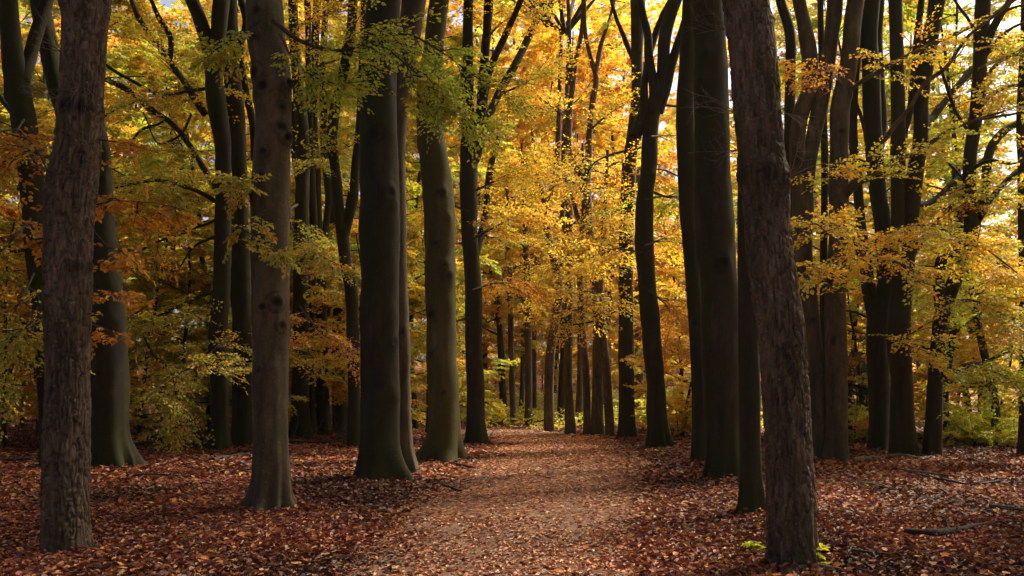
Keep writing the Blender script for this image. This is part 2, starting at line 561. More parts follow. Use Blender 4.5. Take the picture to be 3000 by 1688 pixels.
# ------------------------------------------------------------------ trees
def bark_tube(P, R, kind, segs, knots=(), flare=0.0, z0=0.0, seed=0, amp=1.0):
    """trunk surface with lumps, root lobes, knots and, on oak, furrows"""
    V, Nn, th, Q = tube(P, R, segs)
    X, Y, Z = V[..., 0], V[..., 1], V[..., 2]
    s = np.r_[0, np.cumsum(np.linalg.norm(np.diff(P, axis=0), axis=1))][:, None]
    d = R[:, None] * .11 * vnoise(X * 2.3, Y * 2.3, Z * 1.2, seed) * amp + R[:, None] * .045 * vnoise(X * 6, Y * 6, Z * 3.4, seed + 1) * amp
    scar = np.zeros(d.shape)
    h = Z - z0
    if flare:
        k = 5 + seed % 3
        lob = np.cos(k * th[None] + seed * 1.7 + 1.2 * np.sin(2 * th[None] + seed)) * .6 + .4 * np.cos(3 * th[None] + seed * .6)
        d += R[:, None] * flare * np.exp(-np.clip(h, 0, 9) / .28) * lob * 1.5
        d += R[:, None] * .06 * np.exp(-np.clip(h, 0, 9) / 1.4) * lob
    if kind == 'oak':
        Rm = float(np.median(R))
        u = th[None] * Rm * 21 + 0.9 * vnoise(X * 5, Y * 5, Z * 2.6, seed + 4) * 2.0
        per = Rm * 21 * 2 * math.pi
        # furrow net: two warped noise sheets give long vertical cracks and short cross cracks
        cx_, sx_ = np.cos(th)[None] * Rm, np.sin(th)[None] * Rm
        wz = .35 * vnoise(cx_ * 9, sx_ * 9, s * 3.5, seed + 5)
        a = vnoise(cx_ * 38 + wz * 3, sx_ * 38, s * 6.5 + wz * 2, seed + 6)
        b = vnoise(cx_ * 24, sx_ * 24, s * 16 + wz * 5, seed + 7)
        c = vnoise(cx_ * 58, sx_ * 58, s * 14, seed + 8)
        g = np.exp(-(a / .15) ** 2) * .95 + np.exp(-(b / .12) ** 2) * .6
        d += -.028 * np.clip(g, 0, 1.1) + .007 * c + .004 * vnoise(cx_ * 12, sx_ * 12, s * 3, seed + 9)
    elif kind == 'beech':
        d += .0035 * vnoise(X * 4, Y * 4, Z * 26, seed + 6) * (vnoise(X * 2, Y * 2, Z * 2, seed + 7) > 0)
    for (kp, kr, ka, kind2) in knots:
        r = np.linalg.norm(V - np.asarray(kp)[None, None], axis=2)
        if kind2 == 'band':                     # ragged collar round the trunk
            q = np.abs(Z - kp[2]) / kr
            rag = .6 + .6 * np.abs(vnoise(X * 22, Y * 22, Z * 14, seed + 12))
            scar = np.maximum(scar, .75 * np.exp(-(q * 1.1) ** 2) * np.clip(vnoise(X * 7, Y * 7, Z * 7, seed + 14) * 1.6 + .3, 0, 1))
            d += ka * np.exp(-q ** 2) * rag * (0.55 + .45 * vnoise(X * 4, Y * 4, Z, seed + 13))
        else:
            d += ka * np.exp(-(r / kr) ** 2)
            if kind2 == 'eye':
                d -= ka * .9 * np.exp(-(r / (kr * .38)) ** 2)
                d += ka * .35 * np.exp(-((r - kr * .62) / (kr * .16)) ** 2)
                scar = np.maximum(scar, np.clip(1.5 * np.exp(-(r / (kr * .45)) ** 2), 0, .95))
                scar = np.maximum(scar, .6 * np.exp(-((r - kr * .95) / (kr * .12)) ** 2) * (vnoise(X * 9, Y * 9, Z * 9, seed + 15) > -.2))
    V = V + Nn * d[..., None]
    return V, Q, scar


CANOPY_SPOTS = []


def fill_up(pts, rad, d_top, limit):
    """carry a stem on out of the frame to the given height, tapering"""
    P, R = list(pts), list(rad)
    d = unit(P[-1] - P[-2])
    while P[-1][2] < limit:
        d = unit(d * .8 + np.array([0, 0, 1]) * .3 + rng.normal(0, .06, 3))
        P.append(P[-1] + d * 1.6); R.append(max(.03, R[-1] * .93))
    return np.array(P), np.array(R)


def make_tree(name, label, base, main, forks=(), limbs=(), bark='beech', segs=28, step=.07, flare=.12, knots=(), top=None, group=None, seed=0, leaves=(), canopy=True, kind=None):
    """main, forks, limbs: lists of (x, y, width) in photo pixels; the base pixel gives the distance"""
    gx_, d0 = ground_at(*base)
    root = thing(name, (gx_, d0, 0), label, 'tree', group)
    o = np.array([gx_, d0, 0.0])
    top = top or (EYE + d0 * .42 + 6)

    def conv(pp):
        P, R = [], []
        for q in pp:
            p, s = at(q[0], q[1], d0 + (q[3] if len(q) > 3 else 0))
            P.append(p); R.append(q[2] * (.48 if bark == 'oak' else .5) * s)
        return np.array(P), np.array(R)
    if d0 > 14: segs, step = max(12, int(segs * .85)), step * 1.25
    P, R = conv(main)
    # stand the foot in the soil
    foot = P[0].copy(); foot[2] = -.25
    P = np.r_[[foot], P]; R = np.r_[R[0] * 1.06, R]
    ends = main[-1][1] <= 5
    if ends: P, R = fill_up(P, R, d0, top)
    Pr, Rr = resample(P, R, step)
    if ends:      # coarser above the picture
        zt = EYE + d0 * .43 + .3
        lo = Pr[:, 2] < zt
        n0 = lo.sum()
        ix = np.r_[np.arange(n0), np.arange(n0, len(Pr), max(1, int(.5 / step)))]
        Pr, Rr = Pr[ix], Rr[ix]
    kn = []
    for (kx, ky, kr, ka, k2) in knots:
        # on the side that faces the camera
        p, s = at(kx, ky, d0)
        j = np.argmin(np.abs(Pr[:, 2] - p[2]))
        dx = p[0] - Pr[j, 0]
        yy = Pr[j, 1] - math.sqrt(max(1e-4, Rr[j] ** 2 - dx * dx))
        kn.append(((p[0], yy, p[2]), kr, ka, k2))
    if bark != 'oak' and d0 < 26:          # odd branch scars and swellings
        rs = random.Random(seed)
        for q in range(9):
            j = rs.randint(len(Pr) // 6, int(len(Pr) * .75)); a = rs.uniform(-2.6, -.5)
            kn.append((Pr[j] + np.array([math.cos(a), math.sin(a), 0]) * Rr[j], rs.uniform(.3, .65) * Rr[j], rs.uniform(.06, .17) * Rr[j], rs.choice(['eye', 'bump', 'bump'])))
    V, Q, sc = bark_tube(Pr, Rr, bark if not kind else kind, segs, kn, flare * 1.3, 0, seed)
    m = BARKS[bark]
    quads('trunk', V.reshape(-1, 3) - o, Q, m, smooth=True, parent=root, attr=sc.ravel())
    stems = [(Pr, Rr)]
    for q, f in enumerate(forks):
        P, R = conv(f)
        if f[-1][1] <= 5: P, R = fill_up(P, R, d0, top - 1)
        Pq, Rq = resample(P, R, max(step, .07))
        V, Q, sc = bark_tube(Pq, Rq, bark if bark != 'oak' else 'beech', max(10, segs * 2 // 3), (), 0, 0, seed + 31 + q)
        quads('stem', V.reshape(-1, 3) - o, Q, m, smooth=True, parent=root)
        stems.append((Pq, Rq))
    LP = []
    for q, f in enumerate(limbs):
        P, R = conv(f)
        # push the first point well inside what it grows from
        Pq, Rq = resample(P, R, .08)
        w = rng.normal(0, 1, (len(Pq), 3)); w = np.cumsum(w, 0); w -= np.linspace(0, 1, len(Pq))[:, None] * w[-1]
        Pq = Pq + w * .004
        V, Q, sc = bark_tube(Pq, Rq, 'beech', 9, (), 0, 0, seed + 61 + q, 2.0)
        quads('limb', V.reshape(-1, 3) - o, Q, m, smooth=True, parent=root)
        LP.append(Pq)
    if ends and canopy:
        tips = [s[0][-1] for s in stems if s[0][-1][2] > 5]
        c = np.mean(tips, 0)
        CANOPY_SPOTS.append((root, o, c, d0))
    return root, o, stems, LP, d0


TREES = {}
GRV = 'mature trees along the path'


def T(key, *a, **k):
    TREES[key] = make_tree(*a, **k)
    return TREES[key]


# ---- near left oak
T('T1', 'oak_tree', 'thick furrowed grey-brown oak trunk with a bark collar, left of the path', (198, 1630),
  [(199, 1628, 152), (196, 1542, 140), (196, 1424, 135), (197, 1337, 138), (197, 1249, 134), (196, 1014, 129), (197, 850, 134), (200, 704, 133), (215, 528, 143), (230, 420, 130), (238, 320, 124), (242, 176, 126), (247, 80, 128), (254, 0, 138)],
  bark='oak', segs=160, step=.0115, flare=.05, seed=3, top=15,
  knots=[(225, 325, .10, .035, 'band'), (205, 780, .07, .014, 'band'), (205, 20, .09, .04, 'bump'), (165, 565, .05, .03, 'bump'), (190, 1005, .03, .02, 'bump')])
# ---- spotted beech
T('T2', 'beech_tree', 'smooth pale grey beech trunk with many round branch scars and a burl', (788, 1500),
  [(788, 1496, 160), (790, 1454, 132), (794, 1395, 112), (794, 1337, 107), (794, 1249, 105), (794, 1073, 105), (794, 897, 106), (792, 790, 109), (789, 733, 108), (791, 640, 109), (794, 557, 110), (796, 450, 106), (799, 352, 103), (801, 260, 109), (796, 180, 110), (785, 117, 110), (777, 0, 107)],
  bark='beech', segs=90, step=.026, flare=.16, seed=8, top=15,
  knots=[(828, 265, .10, .045, 'bump'), (845, 255, 0.102, 0.075, 'eye'), (785, 268, 0.136, 0.030, 'eye'), (840, 412, 0.111, 0.075, 'eye'), (800, 420, .06, .025, 'bump'), (788, 458, 0.085, 0.045, 'eye'), (776, 532, 0.102, 0.042, 'eye'), (752, 586, 0.085, 0.045, 'eye'),
         (820, 890, 0.136, 0.045, 'eye'), (820, 790, .08, .025, 'bump'), (770, 720, 0.102, 0.030, 'eye'), (772, 1085, 0.051, 0.018, 'eye'), (762, 125, 0.068, 0.022, 'eye'), (768, 50, 0.085, 0.018, 'eye'), (750, 700, .05, .02, 'bump')])
# ---- large dark beech and the paler one behind it
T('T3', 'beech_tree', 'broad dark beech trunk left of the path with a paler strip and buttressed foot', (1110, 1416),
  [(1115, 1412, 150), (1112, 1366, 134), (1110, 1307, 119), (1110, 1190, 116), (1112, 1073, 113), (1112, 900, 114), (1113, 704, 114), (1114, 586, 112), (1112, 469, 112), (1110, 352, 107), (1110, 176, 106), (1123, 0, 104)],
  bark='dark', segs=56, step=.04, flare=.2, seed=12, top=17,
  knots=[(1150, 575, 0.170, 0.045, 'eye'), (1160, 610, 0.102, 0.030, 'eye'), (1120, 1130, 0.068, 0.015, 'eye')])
T('T3b', 'beech_tree', 'grey-brown trunk rising close behind the broad dark beech', (1190, 1395),
  [(1190, 1393, 74), (1184, 1330, 62), (1180, 1249, 58), (1174, 1014, 54), (1168, 850, 52), (1164, 586, 50), (1166, 350, 54), (1190, 180, 62), (1212, 0, 74)],
  bark='beech', segs=32, step=.06, flare=.1, seed=14, top=17,
  )
T('T4', 'beech_tree', 'mossy olive beech trunk bent in the middle with a wide rooted foot', (1294, 1351),
  [(1294, 1349, 128), (1300, 1307, 104), (1302, 1249, 92), (1298, 1131, 88), (1290, 1043, 89), (1289, 897, 87), (1287, 850, 90), (1287, 733, 88), (1289, 645, 90), (1285, 586, 90), (1272, 469, 82), (1260, 380, 79), (1258, 300, 74), (1270, 150, 62), (1286, 0, 58)],
  bark='mossy', segs=44, step=.05, flare=.28, seed=18, top=19,
  knots=[(1262, 400, .12, .05, 'bump'), (1315, 640, .08, .05, 'bump'), (1266, 1040, 0.119, 0.075, 'eye'), (1300, 570, 0.119, 0.045, 'eye'), (1280, 720, 0.102, 0.045, 'eye'), (1305, 780, 0.102, 0.045, 'eye'), (1300, 1150, 0.068, 0.030, 'eye')])
T('T5', 'beech_tree', 'slender forked beech at the inside of the path bend, limb leaning over the path', (1396, 1301),
  [(1396, 1299, 66), (1394, 1250, 56), (1393, 1190, 53), (1388, 1014, 50), (1385, 838, 49), (1378, 704, 48), (1374, 528, 54), (1372, 400, 48), (1368, 280, 40), (1370, 176, 36), (1372, 0, 30)],
  forks=[[(1378, 480, 40), (1402, 390, 34), (1413, 260, 30), (1424, 117, 28), (1432, 0, 26)],
         [(1390, 470, 30), (1417, 381, 27), (1458, 281, 24, .5), (1517, 176, 22, 1), (1564, 76, 22, 1.4), (1599, 0, 20, 1.6)],
         [(1412, 330, 22), (1440, 190, 20, -.4), (1480, 105, 19, -.8), (1526, 0, 18, -1)],
         [(1390, 760, 22), (1420, 640, 20, .6), (1440, 480, 18, .9), (1462, 400, 12, 1)]],
  bark='dark', segs=28, step=.07, flare=.16, seed=22, top=19)
# ---- pair at left
T('T6a', 'beech_tree', 'dark mossy forked beech with long arched limbs reaching towards the thick oak', (645, 1322),
  [(645, 1320, 68), (645, 1270, 56), (645, 1190, 53), (641, 955, 55), (650, 838, 51), (651, 704, 47), (655, 528, 45), (651, 411, 48), (634, 293, 57), (628, 220, 50), (638, 120, 46), (648, 0, 48)],
  forks=[[(628, 250, 46), (614, 160, 42), (604, 117, 41), (586, 59, 40), (562, 0, 40)]],
  limbs=[[(640, 560, 22), (608, 510, 19, .3), (586, 475, 18, .5), (545, 410, 17, .8), (498, 358, 17, 1), (446, 322, 17, 1.2), (364, 258, 16, 1.4), (310, 234, 14, 1.5)],
         [(600, 335, 22, 1.0), (545, 252, 21, 1.0), (504, 194, 20, 1.2), (463, 135, 19, 1.4), (428, 88, 16, 1.5), (400, 40, 14, 1.6), (380, -10, 13, 1.7)],
         [(498, 180, 18, 1.2), (499, 111, 17, 1.0), (463, 47, 15, .8), (440, -10, 12, .7)],
         [(630, 590, 15), (563, 557, 12, -.4), (516, 540, 11, -.6), (457, 528, 11, -.8), (381, 540, 10, -1), (328, 554, 8, -1.2)],
         [(640, 640, 10), (557, 675, 8, .4), (493, 698, 7, .6), (434, 721, 6, .8), (381, 757, 5, 1)],
         [(640, 690, 9), (575, 721, 8, -.3), (528, 780, 5, -.6)],
         [(640, 850, 10), (540, 890, 8, -.3), (469, 926, 7, -.6), (375, 961, 5, -1)],
         [(487, 287, 12, 1.2), (446, 270, 11, 1), (381, 235, 10, .8), (305, 188, 9, .6)],
         [(480, 358, 8, 1), (410, 387, 8, .7), (375, 434, 7, .5), (311, 457, 6, .3)],
         [(560, 335, 7, .6), (520, 400, 7, .3), (470, 420, 5, .2), (420, 330, 4, .2)],
         [(640, 255, 10), (560, 265, 8, .6), (484, 282, 7, 1)],
         [(422, 985, 8, -1.2), (452, 1043, 8, -1.2), (498, 1084, 8, -1.1), (516, 1143, 7, -1), (504, 1213, 4, -1)]],
  bark='dark', segs=30, step=.06, flare=.2, seed=27, top=18)
T('T6b', 'beech_tree', 'black straight trunk standing just behind the forked beech with arched limbs', (711, 1310),
  [(711, 1308, 66), (710, 1250, 60), (710, 1073, 58), (705, 838, 56), (704, 704, 53), (702, 528, 44), (692, 352, 52), (684, 260, 50), (676, 176, 44), (676, 0, 39)],
  forks=[[(745, 470, 20, .6), (742, 375, 22, .6), (713, 235, 22, .6), (702, 150, 22, .4), (722, 60, 22, .4), (706, 0, 20, .4)]],
  bark='dark', segs=30, step=.07, flare=.15, seed=33, top=18)
T('T7', 'beech_tree', 'massive dark beech with root flare half hidden by the thick furrowed oak', (337, 1375),
  [(337, 1373, 134), (330, 1340, 124), (325, 1307, 117), (320, 1131, 111), (315, 955, 103), (310, 838, 90), (305, 762, 80), (302, 645, 66), (304, 528, 50), (300, 440, 44), (288, 380, 42), (262, 200, 42), (250, 0, 40)],
  forks=[[(302, 460, 46), (235, 390, 50, .3), (185, 310, 54, .4), (160, 220, 54, .5), (138, 120, 54, .6), (118, 0, 56, .7)]],
  bark='dark', segs=44, step=.06, flare=.22, seed=38, top=17,
  knots=[(310, 530, .08, .05, 'eye'), (300, 700, .08, .03, 'bump')])
T('T8', 'beech_tree', 'dark forked beech standing left of the thick oak behind orange sprays', (144, 1383),
  [(146, 1381, 60), (144, 1330, 52), (138, 1190, 48), (130, 1073, 46), (118, 900, 48), (106, 762, 56), (98, 586, 68), (84, 469, 72), (66, 330, 66), (48, 240, 66), (32, 120, 56), (26, 0, 48)],
  forks=[[(64, 240, 40), (82, 185, 40, .2), (100, 118, 38, .3), (118, 60, 38, .4), (136, 0, 40, .5)]],
  limbs=[[(75, 555, 16), (30, 546, 14, .3), (-30, 548, 12, .6)], [(70, 380, 18), (30, 325, 16, .3), (-20, 265, 14, .6)], [(90, 730, 12), (50, 735, 9, -.3), (10, 745, 6, -.5)]],
  bark='dark', segs=34, step=.06, flare=.12, seed=41, top=17)
# ---- cluster behind the spotted beech
T('T10a', 'beech_tree', 'mossy curved trunk first right of the spotted beech, in the dim row', (883, 1290),
  [(884, 1288, 70), (882, 1240, 60), (880, 1131, 53), (884, 1073, 50), (882, 900, 48), (880, 762, 46), (883, 645, 44), (887, 469, 40), (884, 352, 38), (868, 200, 32), (858, 0, 28)],
  forks=[[(884, 560, 26), (868, 470, 24, .4), (860, 400, 22, .5), (862, 300, 20, .6)]], bark='dark', segs=26, step=.08, flare=.2, seed=45, top=19)
T('T10b', 'beech_tree', 'thin trunk in the dim row, between the mossy curved trunk and a thicker one', (913, 1287),
  [(915, 1285, 30), (912, 1190, 24), (910, 1050, 23), (916, 850, 24), (920, 700, 24), (912, 500, 22), (905, 250, 20), (900, 0, 18)], bark='dark', segs=18, step=.12, flare=.2, seed=46, top=19)
T('T10c', 'beech_tree', 'leaning brown trunk in the middle of the dim row, flared at its foot', (950, 1284),
  [(952, 1282, 44), (948, 1220, 38), (944, 1100, 38), (940, 900, 36), (932, 762, 34), (928, 645, 32), (924, 500, 30), (916, 350, 28), (922, 150, 24), (930, 0, 22)],
  forks=[[(938, 800, 22), (952, 690, 20, .5), (962, 560, 18, .8), (950, 450, 14, 1)]], bark='dark', segs=22, step=.1, flare=.2, seed=47, top=19)
T('T10d', 'beech_tree', 'grey trunk last of the dim row, small orange seedlings at its foot', (996, 1272),
  [(998, 1270, 52), (994, 1190, 42), (990, 1073, 38), (992, 900, 34), (985, 762, 30), (968, 600, 28), (950, 420, 24), (948, 200, 22), (955, 0, 18)], bark='dark', segs=22, step=.1, flare=.2, seed=48, top=20)
T('T10e', 'beech_tree', 'slim black trunk forking into a V beside the broad dark beech', (1037, 1316),
  [(1038, 1314, 40), (1037, 1190, 36), (1034, 955, 38), (1028, 838, 38), (1012, 762, 35), (1004, 690, 36), (992, 600, 32), (986, 528, 30), (974, 411, 30), (981, 323, 29), (999, 246, 29), (1025, 117, 29), (1034, 0, 28)],
  forks=[[(1006, 700, 30), (1026, 630, 26), (1036, 586, 28), (1040, 499, 26), (1052, 381, 24), (1062, 200, 24), (1068, 0, 22)]],
  bark='dark', segs=24, step=.08, flare=.1, seed=49, top=18)
# ---- centre group at the bend
GC = 'slim trunks at the path bend'
T('C1', 'beech_tree', 'thin grey trunk alone among green undergrowth beyond the bend', (1503, 1243),
  [(1504, 1241, 21), (1501, 1150, 18), (1497, 1008, 16), (1494, 850, 15), (1488, 700, 12), (1484, 480, 7)], bark='beech', segs=16, step=.15, flare=.05, seed=50, top=22, group=GC)
T('C2', 'beech_tree', 'thin knotty trunk in green undergrowth, paired with a bluish one behind', (1548, 1251),
  [(1548, 1249, 26), (1548, 1150, 23), (1548, 1073, 22), (1546, 900, 20), (1540, 700, 17), (1536, 600, 13), (1528, 420, 7)], bark='beech', segs=16, step=.15, flare=.05, seed=51, top=22, group=GC)
T('C2b', 'beech_tree', 'far slim trunk close behind the thin knotty one', (1566, 1224),
  [(1566, 1222, 16), (1565, 1100, 14), (1566, 900, 13), (1572, 560, 8)], bark='beech', segs=12, step=.2, flare=.05, seed=52, top=26, group=GC)
T('C2c', 'beech_tree', 'far slim trunk between the two thin grey ones, pale with distance', (1528, 1222),
  [(1528, 1220, 15), (1530, 1100, 13), (1532, 900, 12), (1524, 600, 7)], bark='beech', segs=12, step=.2, flare=.05, seed=53, top=26, group=GC)
T('C3', 'oak_tree', 'leaning brown oak at the bend, first of the close row, bent crown stem', (1609, 1265),
  [(1610, 1263, 34), (1608, 1200, 30), (1608, 1131, 30), (1615, 1014, 28), (1630, 926, 28), (1638, 860, 27), (1632, 790, 25), (1612, 720, 24), (1602, 640, 22), (1614, 570, 21), (1628, 520, 20), (1634, 430, 17), (1640, 250, 13), (1644, 0, 10)],
  forks=[[(1604, 640, 16), (1588, 557, 15), (1570, 487, 13, .4), (1560, 380, 10, .6)]], bark='oak', kind='beech', segs=20, step=.1, flare=.08, seed=54, top=20, group=GC)
T('C4', 'oak_tree', 'dark straight trunk of the close row, second at the bend', (1671, 1273),
  [(1673, 1271, 36), (1668, 1200, 28), (1664, 1131, 27), (1666, 955, 27), (1667, 838, 25), (1667, 704, 23), (1668, 616, 22), (1658, 550, 20), (1652, 460, 17), (1660, 300, 14), (1664, 0, 10)],
  forks=[[(1666, 700, 16, .3), (1648, 640, 17, .5), (1652, 590, 15, .5), (1672, 545, 12, .5)]], bark='oak', kind='beech', segs=20, step=.1, flare=.1, seed=55, top=20, group=GC)
T('C5', 'oak_tree', 'narrow curved trunk of the close row, leaning left as it rises', (1720, 1275),
  [(1720, 1273, 25), (1719, 1190, 22), (1717, 1100, 22), (1710, 1014, 23), (1703, 926, 23), (1701, 838, 22), (1705, 704, 18), (1712, 560, 12), (1706, 420, 7)], bark='oak', kind='beech', segs=18, step=.1, flare=.08, seed=56, top=20, group=GC)
T('C6', 'oak_tree', 'rough brown oak of the close row with crooked forked top', (1750, 1276),
  [(1750, 1274, 42), (1750, 1200, 36), (1751, 1131, 35), (1752, 955, 31), (1748, 838, 31), (1740, 762, 29), (1724, 645, 28), (1717, 557, 32), (1722, 499, 24), (1728, 381, 20), (1737, 293, 19), (1746, 235, 18), (1731, 170, 15), (1717, 111, 13), (1712, 0, 10)],
  forks=[[(1716, 570, 26), (1700, 510, 22), (1676, 469, 20), (1667, 352, 20), (1676, 264, 18), (1687, 176, 16), (1702, 106, 14), (1708, 0, 10)],
         [(1728, 700, 14), (1700, 655, 14), (1680, 590, 13), (1668, 540, 10)],
         [(1742, 240, 14), (1764, 120, 14), (1778, 80, 11), (1800, 0, 9)],
         [(1670, 250, 8), (1670, 140, 9), (1668, 40, 8), (1666, 0, 7)]], bark='oak', kind='beech', segs=22, step=.09, flare=.1, seed=57, top=20, group=GC)
T('C7', 'oak_tree', 'leaning trunk of the close row touching the rough brown oak higher up', (1787, 1279),
  [(1788, 1277, 32), (1783, 1190, 28), (1778, 1100, 26), (1770, 1014, 25), (1762, 930, 24), (1758, 838, 22), (1766, 700, 18), (1772, 600, 14), (1780, 440, 8)], bark='oak', kind='beech', segs=18, step=.1, flare=.08, seed=58, top=20, group=GC)
T('C10', 'beech_tree', 'far slim trunk seen between the second and third trunk of the close row', (1697, 1250),
  [(1698, 1218, 24), (1699, 1130, 19), (1700, 1000, 17), (1712, 800, 14), (1715, 640, 8)], bark='beech', segs=14, step=.2, flare=.05, seed=59, top=24, group=GC)
T('C8', 'beech_tree', 'straight dark beech right of the path, side by side with a forked one', (1837, 1284),
  [(1838, 1282, 54), (1836, 1220, 49), (1835, 1131, 48), (1834, 950, 45), (1833, 838, 44), (1835, 700, 43), (1838, 586, 44), (1846, 469, 40), (1858, 381, 40), (1866, 293, 34), (1866, 176, 34), (1867, 90, 38), (1868, 0, 44)],
  limbs=[[(1866, 190, 16), (1846, 152, 15, .2), (1826, 105, 13, .3), (1810, 65, 12, .4), (1798, 30, 11, .4), (1788, -20, 10, .4)],
         [(1846, 440, 9), (1790, 455, 7, -.4), (1740, 480, 5, -.8), (1700, 560, 3, -1)]],
  bark='dark', segs=28, step=.07, flare=.12, seed=62, top=19)
T('C9', 'beech_tree', 'bulging dark beech with many-forked top and flared foot, right of the path', (1931, 1312),
  [(1932, 1310, 80), (1930, 1270, 66), (1925, 1190, 58), (1912, 1014, 55), (1901, 897, 57), (1893, 800, 55), (1888, 720, 55), (1890, 586, 52), (1900, 499, 46), (1907, 381, 47), (1917, 305, 46), (1938, 250, 40), (1943, 180, 36), (1947, 117, 36), (1963, 47, 38), (1980, 0, 36)],
  forks=[[(1918, 330, 32), (1915, 250, 28), (1900, 160, 26), (1898, 100, 25), (1884, 47, 24), (1875, 0, 24)],
         [(1930, 330, 30), (1950, 270, 28), (1965, 200, 27), (1986, 129, 26), (2006, 70, 24), (2025, 0, 22)],
         [(1862, 400, 34), (1885, 330, 30), (1888, 250, 22), (1905, 150, 20, .4), (1940, 50, 18, .6), (1965, 0, 16, .8)]],
  limbs=[[(1940, 305, 9), (1985, 312, 7, .3), (2030, 318, 5, .5)], [(1905, 560, 8), (1950, 575, 7, .3), (2000, 580, 6, .6)], [(1900, 495, 6), (1950, 500, 5, .3), (1995, 520, 4, .6)]],
  bark='dark', segs=32, step=.06, flare=.22, seed=65, top=19, knots=[(1905, 520, .15, .07, 'bump')])
T('C11', 'oak_tree', 'burly knotted trunk behind, between the straight beech and the bulging one', (1870, 1242),
  [(1870, 1240, 30), (1872, 1130, 28), (1872, 1000, 26), (1870, 850, 22), (1872, 500, 16), (1876, 0, 10)], bark='oak', kind='beech', segs=18, step=.1, flare=.05, seed=66, top=24,
  knots=[(1865, 1060, .08, .09, 'bump'), (1880, 1100, .08, .09, 'bump'), (1868, 1150, .08, .08, 'bump')])
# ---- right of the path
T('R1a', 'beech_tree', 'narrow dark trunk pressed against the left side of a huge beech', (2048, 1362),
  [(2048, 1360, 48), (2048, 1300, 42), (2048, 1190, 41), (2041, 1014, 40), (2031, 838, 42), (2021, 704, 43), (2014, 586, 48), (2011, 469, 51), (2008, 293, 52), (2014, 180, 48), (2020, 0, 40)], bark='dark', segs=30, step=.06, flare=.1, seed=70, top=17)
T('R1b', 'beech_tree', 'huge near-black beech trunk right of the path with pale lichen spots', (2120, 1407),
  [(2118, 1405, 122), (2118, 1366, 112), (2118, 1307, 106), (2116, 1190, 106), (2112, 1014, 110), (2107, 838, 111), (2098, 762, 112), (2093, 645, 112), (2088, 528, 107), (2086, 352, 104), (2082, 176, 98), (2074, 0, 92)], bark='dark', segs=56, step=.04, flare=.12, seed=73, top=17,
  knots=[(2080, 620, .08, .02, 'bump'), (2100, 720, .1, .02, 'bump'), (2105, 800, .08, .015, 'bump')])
T('R2', 'beech_tree', 'thin green-footed trunk close behind the rough oak, mossy at ground', (2198, 1524),
  [(2198, 1522, 88), (2199, 1480, 74), (2198, 1424, 68), (2196, 1300, 63), (2194, 1190, 62), (2192, 1000, 61), (2192, 838, 61), (2190, 704, 62), (2194, 528, 60), (2206, 352, 56), (2212, 176, 52), (2216, 0, 46)], bark='dark', segs=34, step=.05, flare=.2, seed=76, top=14)
T('R3', 'oak_tree', 'rough cracked-bark oak right of the path with a shaggy burl and bare twigs', (2323, 1662),
  [(2322, 1660, 160), (2317, 1542, 152), (2312, 1424, 147), (2308, 1307, 143), (2301, 1190, 139), (2294, 1073, 136), (2284, 955, 138), (2269, 838, 135), (2259, 762, 137), (2251, 704, 140), (2243, 600, 141), (2238, 528, 147), (2232, 460, 144), (2225, 352, 141), (2216, 260, 140), (2208, 176, 137), (2196, 80, 136), (2183, 0, 134)],
  bark='oak', segs=166, step=.0115, flare=.06, seed=82, top=15,
  knots=[(2235, 520, .14, .05, 'band'), (2215, 500, .07, .03, 'bump'), (2262, 60, .06, .03, 'bump'), (2220, 682, .03, .025, 'bump'), (2300, 390, .05, .025, 'bump')])
T('R4', 'beech_tree', 'grey beech forking wide just right of the rough oak', (2396, 1348),
  [(2398, 1346, 66), (2396, 1249, 56), (2390, 1073, 50), (2378, 955, 50), (2367, 838, 50), (2354, 762, 52), (2351, 680, 58), (2352, 586, 62), (2345, 520, 54), (2337, 450, 46), (2345, 340, 45), (2370, 264, 44), (2373, 176, 44), (2360, 90, 42), (2341, 0, 40)],
  forks=[[(2354, 580, 50), (2371, 469, 46), (2393, 352, 45), (2417, 235, 44), (2434, 117, 43), (2446, 0, 42)]],
  bark='beech', segs=32, step=.06, flare=.1, seed=85, top=17)
T('R4b', 'beech_tree', 'slim dark stem peeping out behind the rough oak higher up', (2328, 1330),
  [(2328, 1328, 44), (2326, 1100, 36), (2320, 700, 32), (2312, 352, 30), (2315, 235, 30), (2312, 88, 30), (2286, 0, 28)], bark='dark', segs=22, step=.09, flare=.1, seed=86, top=18)
T('R5c', 'beech_tree', 'very slim trunk standing between two grey beeches', (2418, 1322),
  [(2418, 1320, 28), (2414, 1150, 23), (2412, 900, 22), (2414, 700, 22), (2416, 450, 20), (2408, 200, 20), (2404, 0, 18)], bark='dark', segs=18, step=.1, flare=.1, seed=87, top=18)
